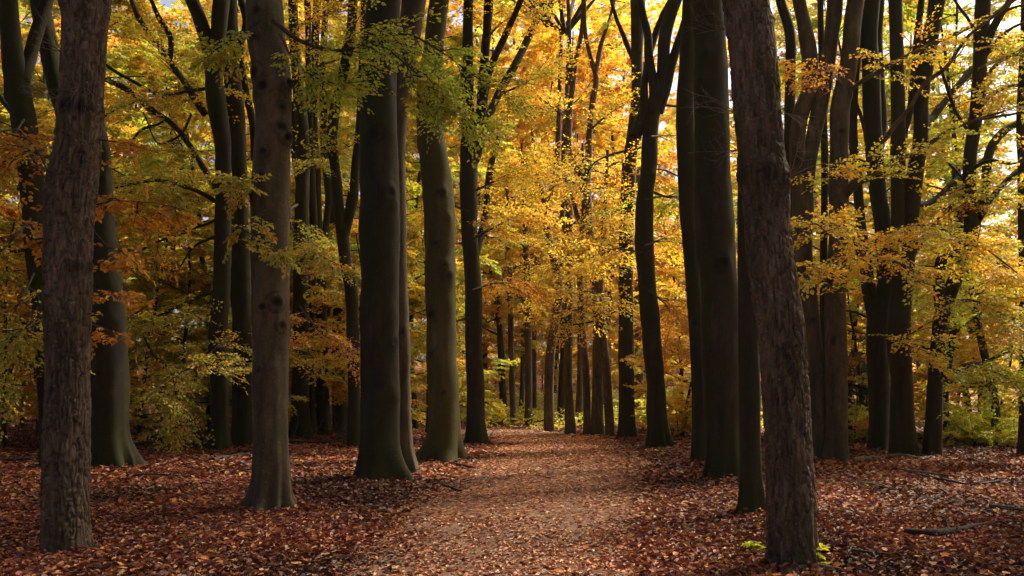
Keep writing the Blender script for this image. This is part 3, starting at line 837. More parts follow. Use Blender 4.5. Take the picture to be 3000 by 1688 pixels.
T('R5', 'beech_tree', 'upright grey-green beech whose long thin limb sweeps over its neighbours', (2450, 1351),
  [(2450, 1349, 76), (2450, 1300, 68), (2451, 1190, 64), (2449, 1014, 62), (2448, 838, 60), (2453, 762, 57), (2458, 586, 56), (2459, 411, 55), (2466, 293, 54), (2488, 176, 52), (2499, 59, 50), (2508, 0, 50)],
  limbs=[[(2462, 600, 18), (2500, 552, 16, -.3), (2528, 528, 15, -.6), (2610, 481, 14, -1), (2704, 434, 13, -1.2), (2786, 381, 12, -1.4), (2845, 358, 10, -1.5), (2933, 340, 8, -1.6), (3010, 328, 6, -1.7)],
         [(2470, 580, 15), (2500, 530, 14, -.2), (2552, 463, 13, -.5), (2610, 381, 13, -.8), (2669, 311, 13, -1), (2710, 246, 12, -1.2), (2763, 205, 11, -1.4), (2833, 106, 10, -1.6), (2945, 23, 9, -1.8), (3010, -30, 8, -2)],
         [(2485, 275, 14), (2520, 240, 14, -.3), (2581, 205, 14, -.6), (2669, 158, 13, -.9), (2763, 117, 12, -1.2), (2845, 76, 11, -1.4), (2904, 47, 10, -1.5), (2990, -20, 9, -1.7)],
         [(2455, 840, 16), (2466, 815, 15, -.2), (2511, 757, 13, -.5), (2575, 692, 12, -.8), (2657, 663, 11, -1), (2728, 663, 11, -1.2), (2792, 686, 9, -1.4), (2892, 733, 6, -1.6), (2980, 800, 4, -1.8)]],
  bark='beech', segs=34, step=.06, flare=.1, seed=90, top=17)
T('R6', 'beech_tree', 'dark beech parting low into two stems, left of its touching neighbour', (2577, 1331),
  [(2577, 1329, 66), (2576, 1250, 60), (2573, 1073, 61), (2574, 955, 62), (2590, 880, 56), (2602, 810, 50), (2593, 704, 48), (2577, 586, 46), (2567, 469, 46), (2556, 352, 48), (2552, 235, 48), (2547, 117, 48), (2552, 0, 50)],
  forks=[[(2566, 950, 44), (2546, 850, 38), (2537, 762, 34), (2521, 645, 29), (2511, 528, 28), (2500, 411, 26), (2502, 293, 24), (2512, 150, 22), (2520, 0, 20)],
         [(2570, 480, 26), (2585, 380, 26, .6), (2578, 250, 28, .8), (2572, 110, 26, 1), (2580, 0, 24, 1)]],
  limbs=[[(2560, 900, 12), (2545, 830, 11, -.3), (2520, 770, 10, -.5), (2500, 690, 8, -.6)]],
  bark='dark', segs=34, step=.06, flare=.1, seed=93, top=18)
T('R7', 'beech_tree', 'pair-stemmed dark beech, stems parting above head height, on the right', (2646, 1342),
  [(2646, 1340, 78), (2643, 1250, 68), (2638, 1073, 64), (2634, 955, 64), (2642, 850, 58), (2656, 760, 50), (2672, 586, 48), (2684, 490, 46), (2696, 411, 43), (2699, 293, 42), (2714, 176, 48), (2745, 0, 46)],
  forks=[[(2634, 930, 44), (2628, 820, 40), (2632, 700, 40), (2631, 586, 41), (2631, 469, 41), (2630, 293, 41), (2626, 117, 38), (2622, 0, 40)],
         [(2640, 420, 16), (2665, 330, 20, .3), (2680, 200, 22, .5), (2690, 90, 20, .7), (2700, 0, 18, .8)]],
  limbs=[[(2660, 770, 20), (2687, 722, 20, .3), (2735, 662, 18, .6), (2790, 600, 14, .9)], [(2690, 600, 16), (2722, 598, 17, .4), (2786, 545, 16, .8), (2863, 487, 14, 1.2), (2920, 430, 9, 1.6)],
         [(2700, 385, 20), (2728, 352, 20, .4), (2786, 281, 18, .8), (2839, 217, 17, 1.2), (2904, 147, 16, 1.6), (3010, 115, 12, 2)]],
  bark='dark', segs=34, step=.06, flare=.1, seed=96, top=18)
T('R8', 'beech_tree', 'crooked grey beech at the far end of the row with a broken-looking low fork', (2731, 1342),
  [(2731, 1340, 58), (2733, 1280, 52), (2737, 1190, 48), (2745, 1073, 47), (2754, 980, 46), (2766, 897, 44), (2790, 840, 40), (2806, 800, 40), (2828, 739, 42), (2843, 675, 40), (2840, 586, 38), (2842, 469, 38), (2857, 352, 38), (2869, 235, 40), (2873, 117, 42), (2880, 0, 42)],
  forks=[[(2760, 920, 40), (2752, 850, 34), (2752, 800, 32), (2758, 765, 34), (2790, 735, 32), (2830, 705, 28)],
         [(2840, 690, 26), (2869, 628, 28, .3), (2886, 557, 27, .5), (2901, 440, 26, .7), (2945, 381, 22, .9), (3010, 350, 18, 1)],
         [(2868, 200, 24), (2905, 90, 24, -.3), (2940, 30, 20, -.5), (2960, 0, 18, -.6)]],
  limbs=[[(2755, 1098, 18), (2775, 1094, 16, -.2), (2810, 1085, 14, -.5), (2851, 1064, 12, -.8), (2900, 1090, 7, -1.2), (2960, 1100, 4, -1.6)],
         [(2872, 640, 14), (2925, 555, 16, .6), (2975, 508, 15, .8), (3020, 480, 14, 1)],
         [(2866, 260, 14), (2910, 200, 12, .3), (2960, 165, 10, .6), (3020, 150, 8, .8)], [(2866, 200, 12), (2920, 120, 11, -.3), (2970, 80, 9, -.5), (3020, 60, 7, -.6)],
         [(2860, 330, 12), (2915, 270, 11, .5), (2965, 250, 9, .8), (3020, 255, 7, 1)], [(2850, 400, 11), (2800, 330, 9, -.4), (2770, 250, 8, -.6), (2750, 180, 6, -.8)],
         [(2842, 500, 10), (2900, 470, 9, -.4), (2960, 480, 7, -.7), (3020, 470, 5, -1)], [(2845, 560, 9), (2800, 500, 8, .4), (2770, 470, 6, .6)],
         [(2872, 130, 11), (2840, 60, 10, .3), (2800, 10, 8, .5), (2780, -40, 7, .6)], [(2930, 40, 9, -.4), (2980, 20, 8, -.5), (3020, 15, 7, -.6)]],
  bark='dark', segs=30, step=.06, flare=.1, seed=99, top=18)
T('R9', 'beech_tree', 'dark trunk at the outer end of the row past the crooked grey beech', (3012, 1338),
  [(3014, 1336, 52), (3012, 1150, 44), (3008, 900, 40), (3004, 700, 38), (3000, 500, 38), (2998, 300, 36), (3010, 0, 34)], bark='dark', segs=24, step=.09, flare=.1, seed=101, top=18)

# ------------------------------------------------------------------ foliage on the near trees
def px_line(pts):
    return np.array([at(x, y, d)[0] for x, y, d in pts])


def crown_from(key, specs):
    """specs: (points, thickness px, foliate keywords) -> leafy side branches of the tree"""
    root, o, stems, LP, d0 = TREES[key]
    bag = Bag()
    for pts, w, kw in specs:
        kw = dict(kw, hexa=d0 < 14, wide=.32 if d0 < 14 else .36)
        L = px_line(pts)
        Lr, _ = resample(L, np.ones(len(L)), .15)
        if w:
            sz = w * .5 * pts[0][2] / F
            bag.tube(Lr, np.linspace(sz, .004, len(Lr)), 6)
        foliate(bag, Lr, **kw)
    for v in bag.V: v -= o.astype(np.float32)
    c = bag.build('crown', [LEAF, TWIG], root)
    tag(c, kind='stuff')


def kw(pal, nsub, sublen, nspr, sprlen=.45, leaf=.075, **k):
    d = dict(nsub=nsub, sublen=sublen, nspr=nspr, sprlen=sprlen, leaf=leaf, pal=PAL[pal], hexa=True)
    d['sprlen'] *= 1.3; d['leaf'] *= .9; d['keep'] = .72
    d.update(k); return d


# green sprays hanging in front of the broad dark beech, from the spotted one
crown_from('T2', [
    ([(800, 60, 12.0), (880, 120, 11.9), (990, 150, 12.0), (1100, 115, 12.2), (1190, 100, 12.4), (1290, 150, 12.6), (1400, 230, 12.8), (1510, 290, 13)], 16, kw('green', 25, .62, 3, .4, .065, keep=.62)),
    ([(1100, 115, 12.2), (1180, 180, 12), (1260, 250, 12), (1360, 330, 12.1), (1420, 380, 12.2)], 7, kw('green', 13, .5, 3, .38, .065, keep=.62)),
    ([(820, 100, 11.9), (880, 200, 11.8), (960, 240, 11.9), (1040, 250, 12)], 8, kw('green', 12, .5, 3, .38, .065, keep=.62)),
    ([(1180, 150, 12.2), (1240, 300, 12.3), (1330, 340, 12.4)], 6, kw('green', 7, .45, 3, .4, .07)),
    ([(760, 60, 12.0), (700, 110, 11.9), (640, 150, 11.8), (600, 170, 11.7)], 7, kw('green', 6, .3, 2, .35, .07)),
    ([(760, 500, 12.0), (730, 530, 11.8), (680, 545, 11.7)], 5, kw('olive', 4, .28, 2, .3, .07)),
    ([(760, 640, 12.0), (720, 660, 11.8), (700, 690, 11.7)], 4, kw('olive', 3, .25, 2, .3, .07)),
    ([(830, 735, 12.0), (812, 730, 11.5), (790, 738, 11.3)], 4, kw('olive', 2, .2, 2, .28, .07)),
])
# orange sprays round the thick oak
crown_from('T1', [
    ([(150, 520, 8.9), (100, 430, 9.3), (60, 390, 9.6), (10, 360, 9.8), (-40, 350, 9.9)], 5, kw('orange', 6, .45, 3, .36, .07)),
    ([(150, 520, 8.9), (90, 440, 9.6), (40, 470, 9.9), (-30, 480, 10)], 4, kw('orange', 6, .45, 3, .36, .07)),
    ([(270, 560, 8.9), (320, 585, 9.3), (400, 590, 9.8), (480, 600, 10.2), (540, 615, 10.4)], 5, kw('orange', 6, .38, 3, .34, .075)),
    ([(265, 640, 8.9), (290, 700, 9.1), (340, 735, 9.3), (380, 755, 9.5)], 4, kw('orange', 2, .28, 2, .28, .07)),
    ([(265, 830, 8.9), (290, 860, 9.1), (330, 880, 9.3)], 3, kw('orange', 2, .22, 2, .26, .065)),
    ([(265, 950, 8.9), (300, 960, 9.2), (355, 985, 9.4)], 3, kw('orange', 2, .22, 2, .26, .065)),
    ([(262, 420, 8.9), (320, 400, 9.4), (380, 420, 9.8)], 3, kw('orange', 2, .35, 2, .3, .07)),
    ([(140, 760, 9), (100, 700, 9.6), (40, 640, 10)], 3, kw('orange', 3, .4, 3, .34, .07)),
    ([(130, 900, 9), (80, 960, 9.6), (20, 1010, 10)], 3, kw('olive', 6, .4, 3, .34, .07)),
])
crown_from('T8', [
    ([(90, 640, 17.5), (40, 700, 17), (-20, 760, 17)], 8, kw('olive', 6, 1.0, 4, .6, .085)),
    ([(100, 800, 17.5), (50, 900, 17), (-10, 1000, 17)], 8, kw('olive', 6, 1.0, 4, .6, .085)),
    ([(110, 900, 17.5), (60, 1050, 17), (-10, 1100, 17)], 8, kw('olive', 10, 1.0, 4, .6, .085)),
    ([(70, 350, 17.5), (20, 420, 17), (-40, 470, 17)], 8, kw('olive', 8, 1.0, 4, .6, .085)),
])
crown_from('T6a', [
    ([(640, 560, 22.9), (545, 410, 23.8), (446, 322, 24.2), (310, 234, 24.5)], 0, kw('olive', 14, 1.3, 4, .7, .09)),
    ([(640, 585, 22.9), (516, 540, 22.3), (381, 540, 21.9), (328, 554, 21.7)], 0, kw('olive', 10, 1.0, 4, .6, .085)),
    ([(630, 640, 22.9), (493, 698, 23.4), (381, 757, 23.8)], 0, kw('orange', 9, 1.0, 4, .6, .085)),
    ([(640, 850, 22.9), (540, 890, 22.6), (375, 961, 22)], 0, kw('olive', 9, 1.0, 4, .6, .085)),
    ([(422, 985, 21.8), (498, 1084, 21.9), (516, 1143, 22), (504, 1213, 22)], 0, kw('olive', 9, 1.2, 4, .6, .085)),
    ([(660, 1000, 22.9), (580, 1060, 21), (520, 1100, 20.5), (450, 1150, 20)], 8, kw('olive', 9, 1.0, 4, .6, .085)),
    ([(670, 1010, 22.9), (700, 1060, 20), (720, 1090, 19)], 7, kw('olive', 5, .7, 3, .5, .08)),
    ([(600, 335, 23.9), (504, 194, 24), (400, 40, 24.4)], 0, kw('gold', 11, 1.3, 4, .7, .09)),
    ([(640, 255, 22.9), (560, 265, 23.5), (484, 282, 23.9)], 0, kw('gold', 6, 1.0, 4, .6, .09)),
    ([(640, 160, 22.9), (665, 150, 19), (690, 140, 17.5)], 8, kw('olive', 5, .8, 3, .5, .08)),
    ([(650, 520, 22.9), (690, 530, 20), (720, 540, 19)], 6, kw('olive', 4, .7, 3, .45, .08)),
])
crown_from('T10a', [
    ([(880, 760, 27.4), (920, 740, 25), (960, 760, 24), (1020, 790, 23)], 9, kw('olive', 14, 1.1, 4, .6, .09)),
    ([(880, 900, 27.4), (910, 940, 25), (960, 990, 23.5), (1010, 1010, 23)], 8, kw('orange', 14, 1.1, 4, .6, .09)),
    ([(880, 980, 27.4), (900, 1020, 25), (930, 1050, 23.5), (1000, 1060, 23)], 8, kw('olive', 12, 1.0, 4, .6, .09)),
    ([(885, 500, 27.4), (930, 480, 26), (980, 450, 25), (1040, 420, 24)], 9, kw('olive', 16, 1.3, 4, .7, .09)),
    ([(870, 250, 27.4), (920, 200, 26), (1000, 170, 25), (1060, 130, 24)], 9, kw('olive', 18, 1.4, 4, .7, .09)),
    ([(870, 600, 27.4), (850, 620, 26), (860, 680, 25), (900, 700, 24)], 9, kw('olive', 10, 1.0, 4, .6, .09)),
    ([(860, 100, 27.4), (900, 60, 26), (980, 40, 25), (1050, 20, 24)], 9, kw('gold', 16, 1.4, 4, .7, .09)),
])
crown_from('R5', [
    ([(2455, 840, 20), (2511, 757, 19.5), (2575, 692, 19.2), (2657, 663, 19), (2728, 663, 18.8), (2792, 686, 18.6), (2892, 733, 18.4)], 0, kw('gold', 24, .8, 3, .5, .08)),
    ([(2455, 720, 20), (2420, 680, 18), (2380, 650, 17), (2330, 635, 16.5)], 7, kw('gold', 12, .6, 3, .45, .08)),
    ([(2462, 600, 20), (2610, 481, 19), (2704, 434, 18.8), (2800, 381, 18.6)], 0, kw('olive', 10, .6, 3, .45, .08)),
    ([(2485, 275, 20), (2669, 158, 19.1), (2800, 100, 18.8)], 0, kw('gold', 9, .6, 3, .45, .075)),
    ([(2470, 250, 20), (2420, 200, 18), (2350, 175, 17), (2300, 180, 16.5)], 6, kw('orange', 6, .5, 3, .42, .075)),
    ([(2470, 560, 20), (2430, 510, 18.5), (2420, 520, 18)], 5, kw('gold', 4, .5, 3, .4, .08)),
    ([(2470, 900, 20), (2400, 800, 18), (2360, 770, 17)], 6, kw('gold', 9, .6, 3, .45, .08)),
    ([(2480, 760, 20), (2600, 760, 18), (2700, 800, 17.5)], 6, kw('gold', 11, .7, 3, .45, .08)),
])
crown_from('R8', [
    ([(2755, 1098, 20.8), (2851, 1064, 20), (2900, 1090, 19.6), (2960, 1100, 19.2)], 0, kw('green', 16, 1.1, 4, .6, .085)),
    ([(2766, 897, 20.8), (2850, 880, 20), (2950, 930, 19.5), (3020, 950, 19)], 10, kw('olive', 20, 1.2, 4, .6, .085)),
    ([(2830, 730, 20.8), (2900, 760, 20), (2980, 800, 19.5)], 9, kw('gold', 16, 1.1, 4, .6, .085)),
    ([(2850, 640, 20.8), (2900, 600, 21), (2990, 560, 21.5)], 0, kw('gold', 8, .9, 3, .5, .085)),
    ([(2860, 350, 20.8), (2930, 330, 20.5), (3010, 300, 20)], 9, kw('olive', 12, 1.0, 3, .5, .085)),
    ([(2870, 200, 20.8), (2940, 170, 20.5), (3020, 130, 20)], 9, kw('olive', 12, 1.0, 3, .5, .085)),
    ([(2755, 1000, 20.8), (2700, 1010, 19.5), (2680, 1040, 19)], 6, kw('gold', 6, .6, 3, .45, .08)),
])
crown_from('R7', [
    ([(2700, 385, 20.8), (2786, 281, 21.6), (2904, 147, 22.4), (3010, 115, 22.8)], 0, kw('olive', 16, 1.3, 3, .6, .09)),
    ([(2690, 600, 20.8), (2786, 545, 21.6), (2863, 487, 22)], 0, kw('olive', 12, 1.1, 3, .6, .09)),
    ([(2660, 770, 20.8), (2735, 662, 21.4), (2790, 600, 21.7)], 0, kw('gold', 10, 1.0, 3, .6, .09)),
])
crown_from('C6', [
    ([(1740, 762, 30), (1800, 700, 29), (1850, 660, 28.5)], 8, kw('gold', 14, 1.4, 4, .7, .095, keep=.5)),
    ([(1717, 557, 30), (1650, 520, 29), (1580, 500, 28)], 8, kw('gold', 18, 1.4, 4, .7, .095, keep=.5)),
    ([(1724, 645, 30), (1660, 760, 28.5), (1600, 820, 28)], 8, kw('gold', 16, 1.3, 4, .7, .095, keep=.5)),
    ([(1750, 850, 30), (1700, 900, 28.5), (1640, 940, 28)], 8, kw('gold', 14, 1.1, 4, .7, .095, keep=.5)),
    ([(1728, 381, 30), (1790, 330, 29), (1840, 300, 28.5)], 8, kw('gold', 12, 1.3, 4, .7, .095, keep=.5)),
    ([(1670, 352, 30), (1600, 300, 29), (1540, 250, 28.5)], 8, kw('gold', 14, 1.4, 4, .7, .095, keep=.5)),
])
for key, px_, pal in [('C1', 1488, 'gold'), ('C2', 1534, 'gold'), ('C2b', 1570, 'gold'), ('C2c', 1526, 'gold'), ('C5', 1710, 'gold'), ('C7', 1774, 'gold'), ('C10', 1714, 'gold')]:
    dd = TREES[key][4]
    crown_from(key, [([(px_, y0, dd), (px_ + sx * 45, y0 - 25, dd - 1.2), (px_ + sx * 95, y0 - 20, dd - 2)], 7, kw(pal, 6, 1.2, 3, .6, .1, keep=.5)) for y0, sx in ((880, -1), (800, 1), (720, -1), (640, 1), (560, -.7), (500, .7))])
crown_from('C9', [
    ([(1890, 586, 24.2), (1950, 575, 24.5), (2000, 580, 24.8), (2040, 600, 25)], 6, kw('green', 12, 1.0, 4, .6, .09)),
    ([(1890, 720, 24.2), (1960, 700, 25), (2010, 720, 25.5)], 7, kw('gold', 14, 1.2, 4, .6, .09)),
    ([(1900, 850, 24.2), (1960, 900, 25), (2020, 960, 25.5)], 7, kw('orange', 14, 1.1, 4, .6, .09)),
    ([(1907, 400, 24.2), (1960, 400, 25), (2010, 420, 25.5)], 7, kw('gold', 10, 1.0, 4, .6, .09)),
    ([(1880, 740, 24.2), (1800, 730, 25), (1720, 780, 26)], 6, kw('gold', 10, 1.0, 4, .6, .09)),
])
crown_from('T5', [
    ([(1385, 700, 25.7), (1460, 660, 25), (1540, 620, 24.5)], 8, kw('gold', 14, 1.0, 4, .6, .09)),
    ([(1390, 560, 25.7), (1470, 520, 25.5), (1540, 480, 25.5)], 8, kw('gold', 14, 1.2, 4, .6, .09)),
    ([(1385, 850, 25.7), (1460, 830, 26.5), (1530, 850, 27)], 8, kw('orange', 12, 1.1, 4, .6, .09)),
    ([(1458, 281, 26), (1540, 240, 26.5), (1600, 180, 27)], 8, kw('gold', 12, 1.2, 4, .6, .09)),
    ([(1420, 120, 25.7), (1480, 60, 26), (1560, 30, 26)], 8, kw('gold', 12, 1.2, 4, .6, .09)),
    ([(1375, 620, 25.7), (1300, 600, 26.5), (1230, 620, 27)], 8, kw('gold', 12, 1.2, 4, .6, .09)),
    ([(1385, 930, 25.7), (1310, 950, 26.5), (1240, 990, 27)], 8, kw('olive', 12, 1.2, 4, .6, .09)),
])

# bare twigs on the two oaks
def bare(key, name, starts, length):
    root, o, stems, LP, d0 = TREES[key]
    for (x, y, dx, dy) in starts:
        bag = Bag()
        p, s = at(x, y, d0 - .15)
        for k in range(5):
            d = np.array([dx, -.5 + random.uniform(-.5, .5), -dy]) + rng.normal(0, .35, 3)
            w = wander(p, d, length * random.uniform(.5, 1.2), 6, .16, .02)
            bag.tube(w - o, np.linspace(.0045, .0015, 7), 4, 0)
            for e in range(3):
                q = w[random.randint(2, 5)]
                bag.tube(wander(q, d + rng.normal(0, .6, 3), length * .4, 4, .2) - o, np.linspace(.0028, .0012, 5), 3, 0)
        bag.build(name, [PALE], root)


bare('R3', 'bare_twig', [(2145, 90, -1, -.3), (2155, 330, -1, -.25), (2160, 440, -1, .1), (2300, 330, .8, .5), (2310, 520, .7, -.5)], .5)
bare('T1', 'bare_twig', [(180, 150, -1, -.5), (178, 290, -1, -.1), (160, 500, -1, -.3), (245, 250, .1, .9)], .35)

# ------------------------------------------------------------------ background trees
def tree_template(H, r, z0, nl, nsub, nspr, leaf, pal, rise=.35, trunk_r=.12):
    """small-leaved forest tree: trunk with limbs, crown of flat sprays"""
    tb = Bag(); cb = Bag()
    line = [np.array([0, 0, -.3])]
    d = np.array([0, 0, 1.0])
    for k in range(9):
        d = unit(d + rng.normal(0, .09, 3)); d[2] = abs(d[2]); d = unit(d * [.8, .8, 1])
        line.append(line[-1] + d * (H * .95 + .3) / 9)
    line = np.array(line)
    P, R = resample(line, np.linspace(trunk_r * 1.15, .02, 10), .35)
    tb.tube(P, R, 9, 0)
    for k in range(nl):
        f = (k + random.random()) / nl
        z = z0 * .85 + (H * .93 - z0 * .85) * f
        p = np.array([np.interp(z, line[:, 2], line[:, c]) for c in range(3)])
        a = k * 2.4 + random.uniform(-.5, .5)
        L = r * (1 - .62 * f ** 1.6) * random.uniform(.65, 1.1)
        w = wander(p, [math.cos(a), math.sin(a), rise * random.uniform(.3, 1.7)], L, 6, .16, -.03)
        tb.tube(w, np.linspace(max(.018, trunk_r * .38 * (1 - f * .6)), .006, 7), 5, 0)
        foliate(cb, w, nsub, L * .42, nspr, .62, leaf, pal, .18, r0=.014, wide=.34)
    return tb, cb


def build_template(tb, cb):
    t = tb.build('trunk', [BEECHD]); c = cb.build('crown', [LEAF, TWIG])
    meshes = (t.data, c.data)
    for o in (t, c): bpy.data.objects.remove(o)
    return meshes


TALL = [build_template(*tree_template(17, 4.8, 3.4, 25, 7, 4, .135, PAL[p], .4, .15)) for p in ('gold', 'gold', 'orange')]
THIN = [build_template(*tree_template(15, 4.4, 1.6, 20, 5, 3, .12, PAL[p], .35, .12)) for p in ('olive', 'green', 'gold')]
LOWB = [build_template(*tree_template(8.5, 3.8, .7, 16, 6, 4, .115, PAL[p], .22, .07)) for p in ('olive', 'orange', 'gold')]
MIXT = [build_template(*tree_template(15, 4.8, 1.6, 22, 6, 4, .125, PAL[p], .35, .12)) for p in ('olive', 'green', 'gold')]


def plant(name, label, group, meshes, x, y, s=1.0, rz=0.0, tint=(1, 1, 1), sz=None):
    z = float(gz(x, y)[0])
    r = thing(name, (x, y, z), label, 'tree', group)
    r.rotation_euler = (0, 0, rz)
    r.scale = (s, s, s * (1.3 if y > 50 else 1.0))
    t = link('trunk', meshes[0], r)
    c = link('crown', meshes[1], r)
    c.color = (*tint, 1)
    tag(c, kind='stuff')
    if not label.startswith('tall'):
        BACK.append((r, label, CX + x / y * F, y))
    return r


ANCH = [(66, 'forked beech with orange sprays'), (200, 'thick furrowed oak'), (325, 'massive root-flared beech'), (470, 'arched limbs of the forked beech'), (645, 'dark forked beech itself'), (711, 'black straight trunk'), (794, 'spotted beech'), (885, 'mossy curved trunk'), (950, 'dim row of trunks'), (1037, 'slim V-forked trunk'), (1112, 'broad dark beech'), (1290, 'bent olive beech'), (1390, 'slender beech inside the bend'),
        (1503, 'lone thin grey trunk'), (1548, 'thin knotty trunk'), (1609, 'leaning brown oak'), (1671, 'dark straight trunk of the close row'), (1750, 'rough crooked oak of the close row'), (1837, 'straight dark beech'), (1910, 'bulging many-forked beech'), (2011, 'narrow trunk against the huge beech'), (2110, 'huge near-black beech'), (2194, 'thin green-footed trunk'), (2270, 'rough cracked oak'), (2370, 'wide-forking grey beech'), (2452, 'upright grey-green beech'),
        (2577, 'low-parting dark beech'), (2640, 'pair-stemmed dark beech'), (2760, 'crooked grey beech'), (2870, 'upper stem of the crooked beech'), (3000, 'trunk past the crooked beech')]
COUNT = {}
ORD = ['nearest', 'second', 'third', 'fourth', 'fifth', 'sixth', 'seventh']
BACK = []


def name_background():
    """label every background tree by the trunk it stands behind and its turn there"""
    for r, what, px_, d in sorted(BACK, key=lambda t: t[3]):
        a = min(ANCH, key=lambda t: abs(t[0] - px_))[1]
        k = COUNT.get(a, 0); COUNT[a] = k + 1
        r['label'] = '%s, %s one behind the %s' % (what, ORD[min(k, 6)], a)


def col_x(px, d):
    return (px - CX) / F * d


GB1, GB2, GB3 = 'golden trees beyond the bend', 'understorey trees on the left', 'thinly leaved trees on the right'
# (photo column, distance, template, scale)
for (x, d, m, s) in [(1480, 41, 0, 1.0), (1640, 40, 1, 1.05), (1760, 43, 2, 1.05), (1900, 46, 0, .65), (1560, 50, 2, 1.2), (1700, 55, 1, .9), (1850, 52, 0, .75), (1990, 46, 1, .6), (1420, 52, 1, 1.2), (1985, 34, 2, .5), (1620, 66, 0, 1.2), (1780, 68, 1, 1.0), (1480, 66, 2, 1.6), (1930, 64, 1, .9)]:
    plant('golden_beech', ['golden beech', 'yellow-gold beech', 'orange-gold beech'][m], GB1, TALL[m], col_x(x, d), d, s, random.uniform(0, 6.3))
for (x, d, m, s) in [(-60, 27, 0, 1.0), (130, 31, 2, 1.0), (330, 29, 0, 1.0), (480, 33, 1, 1.0), (620, 30, 0, .95), (780, 34, 2, 1.0), (930, 33, 0, 1.0), (1080, 31, 1, .95), (1220, 34, 0, 1.0), (20, 40, 2, 1.2), (240, 42, 1, 1.2), (420, 44, 2, 1.25), (560, 43, 2, 1.25), (720, 46, 0, 1.25), (880, 45, 2, 1.25), (1030, 47, 1, 1.25), (1180, 46, 2, 1.25), (1310, 43, 0, 1.2), (1360, 55, 2, 1.4), (1200, 60, 2, 1.5), (1000, 62, 0, 1.6), (800, 62, 2, 1.6), (600, 62, 0, 1.6), (400, 60, 2, 1.6), (180, 58, 0, 1.5), (-20, 56, 1, 1.5)]:
    plant('understorey_beech', ['olive layered beech', 'green layered beech', 'golden layered beech'][m], GB2, MIXT[m], col_x(x, d), d, s, random.uniform(0, 6.3))
for (x, d, m, s) in [(30, 24, 1, .8), (420, 25.5, 0, .8), (520, 27, 0, .9), (780, 29, 0, .8), (900, 30.5, 1, .8), (1120, 28, 2, .75), (1250, 30, 0, .8), (250, 33, 1, 1.0), (640, 36, 0, 1.0), (80, 35, 1, 1.0)]:
    plant('young_beech', ['low olive young beech', 'low orange young beech', 'low golden young beech'][m], 'low young beeches left of the path', LOWB[m], col_x(x, d), d, s, random.uniform(0, 6.3))
for (x, d, m, s) in [(2120, 31, 2, .65), (2300, 30.5, 1, .7), (2480, 30, 2, .75), (2640, 30, 1, .95), (2830, 30, 2, .85), (2210, 47, 2, .7), (2420, 48, 0, .7), (2600, 46, 2, 1.0), (2560, 25.5, 1, .9), (2760, 26, 0, .95), (2900, 24.5, 0, .9), (2860, 31, 0, 1.0), (2290, 60, 0, 1.5), (2400, 64, 2, 1.5), (2520, 60, 0, 1.5), (2640, 66, 2, 1.6), (2760, 60, 0, 1.4), (2240, 68, 2, 1.6), (2340, 58, 0, 1.5), (2460, 70, 0, 1.7), (2580, 70, 2, 1.7), (2690, 50, 0, 1.2), (2480, 50, 2, .8)]:
    plant('edge_beech', ['sparse olive beech', 'sparse green beech', 'sparse golden beech'][m], GB3, THIN[m], col_x(x, d), d, s, random.uniform(0, 6.3))
for (x, d, m, s) in [(1440, 50, 2, .6), (1530, 56, 2, .65), (1640, 52, 2, .55), (1740, 58, 2, .7), (1830, 54, 2, .6), (1930, 56, 2, .7), (1590, 68, 2, .8), (1700, 70, 2, .8), (1480, 70, 2, .8), (1820, 70, 2, .8)]:
    plant('young_beech', ['low olive young beech', 'low orange young beech', 'low golden young beech'][m], 'low golden beeches in the glade', LOWB[m], col_x(x, d), d, s, random.uniform(0, 6.3))
for (x, d, m, s) in [(1990, 29, 2, .7), (2090, 33, 2, .8), (2520, 27, 1, .7), (2700, 29, 2, .7), (2900, 27, 2, .6), (2780, 33, 2, .8), (2960, 31, 2, .8), (2390, 31, 2, .8)]:
    plant('young_beech', ['low olive young beech', 'low orange young beech', 'low golden young beech'][m], 'low young beeches right of the path', LOWB[m], col_x(x, d), d, s, random.uniform(0, 6.3))

name_background()

# ------------------------------------------------------------------ crowns of the tall trees, above the picture
def canopy_template(nspr, pal):
    bag = Bag()
    A, DR, LL = [], [], []
    for k in range(nspr):
        v = unit(rng.normal(0, 1, 3)); q = rng.random() ** .4
        p = v * q * [4.6, 4.6, 2.8]
        A.append(p); DR.append(v * [1, 1, .2] + rng.normal(0, .5, 3) * [1, 1, .2]); LL.append(1.5)
        if k % 4 == 0: bag.tube(np.array([[0, 0, -3.2], p * .5 + [0, 0, -.8], p]), np.array([.07, .04, .01]), 4)
    add_sprays(bag, A, DR, LL, .24, PAL[pal], twig=.01)
    return bag.build('crown', [LEAF, TWIG])


CAN = []
for k in range(6):
    c = canopy_template(*((300, 'olive') if k < 3 else (28, 'gold'))); CAN.append(c.data); bpy.data.objects.remove(c)
for q, (root, o, c, d0) in enumerate(CANOPY_SPOTS):
    e = link('crown', CAN[q % 3 + (3 if d0 > 18.5 else 0)], root)  # unseen crowns, thick near and thin farther, shaped to shade the foreground
    e.location = Vector(c - o) + Vector((0, 0, 2.2))
    e.rotation_euler = (0, 0, q * 1.3)
    e.scale = (1.3, 1.3, 1.0)
    tag(e, kind='stuff')

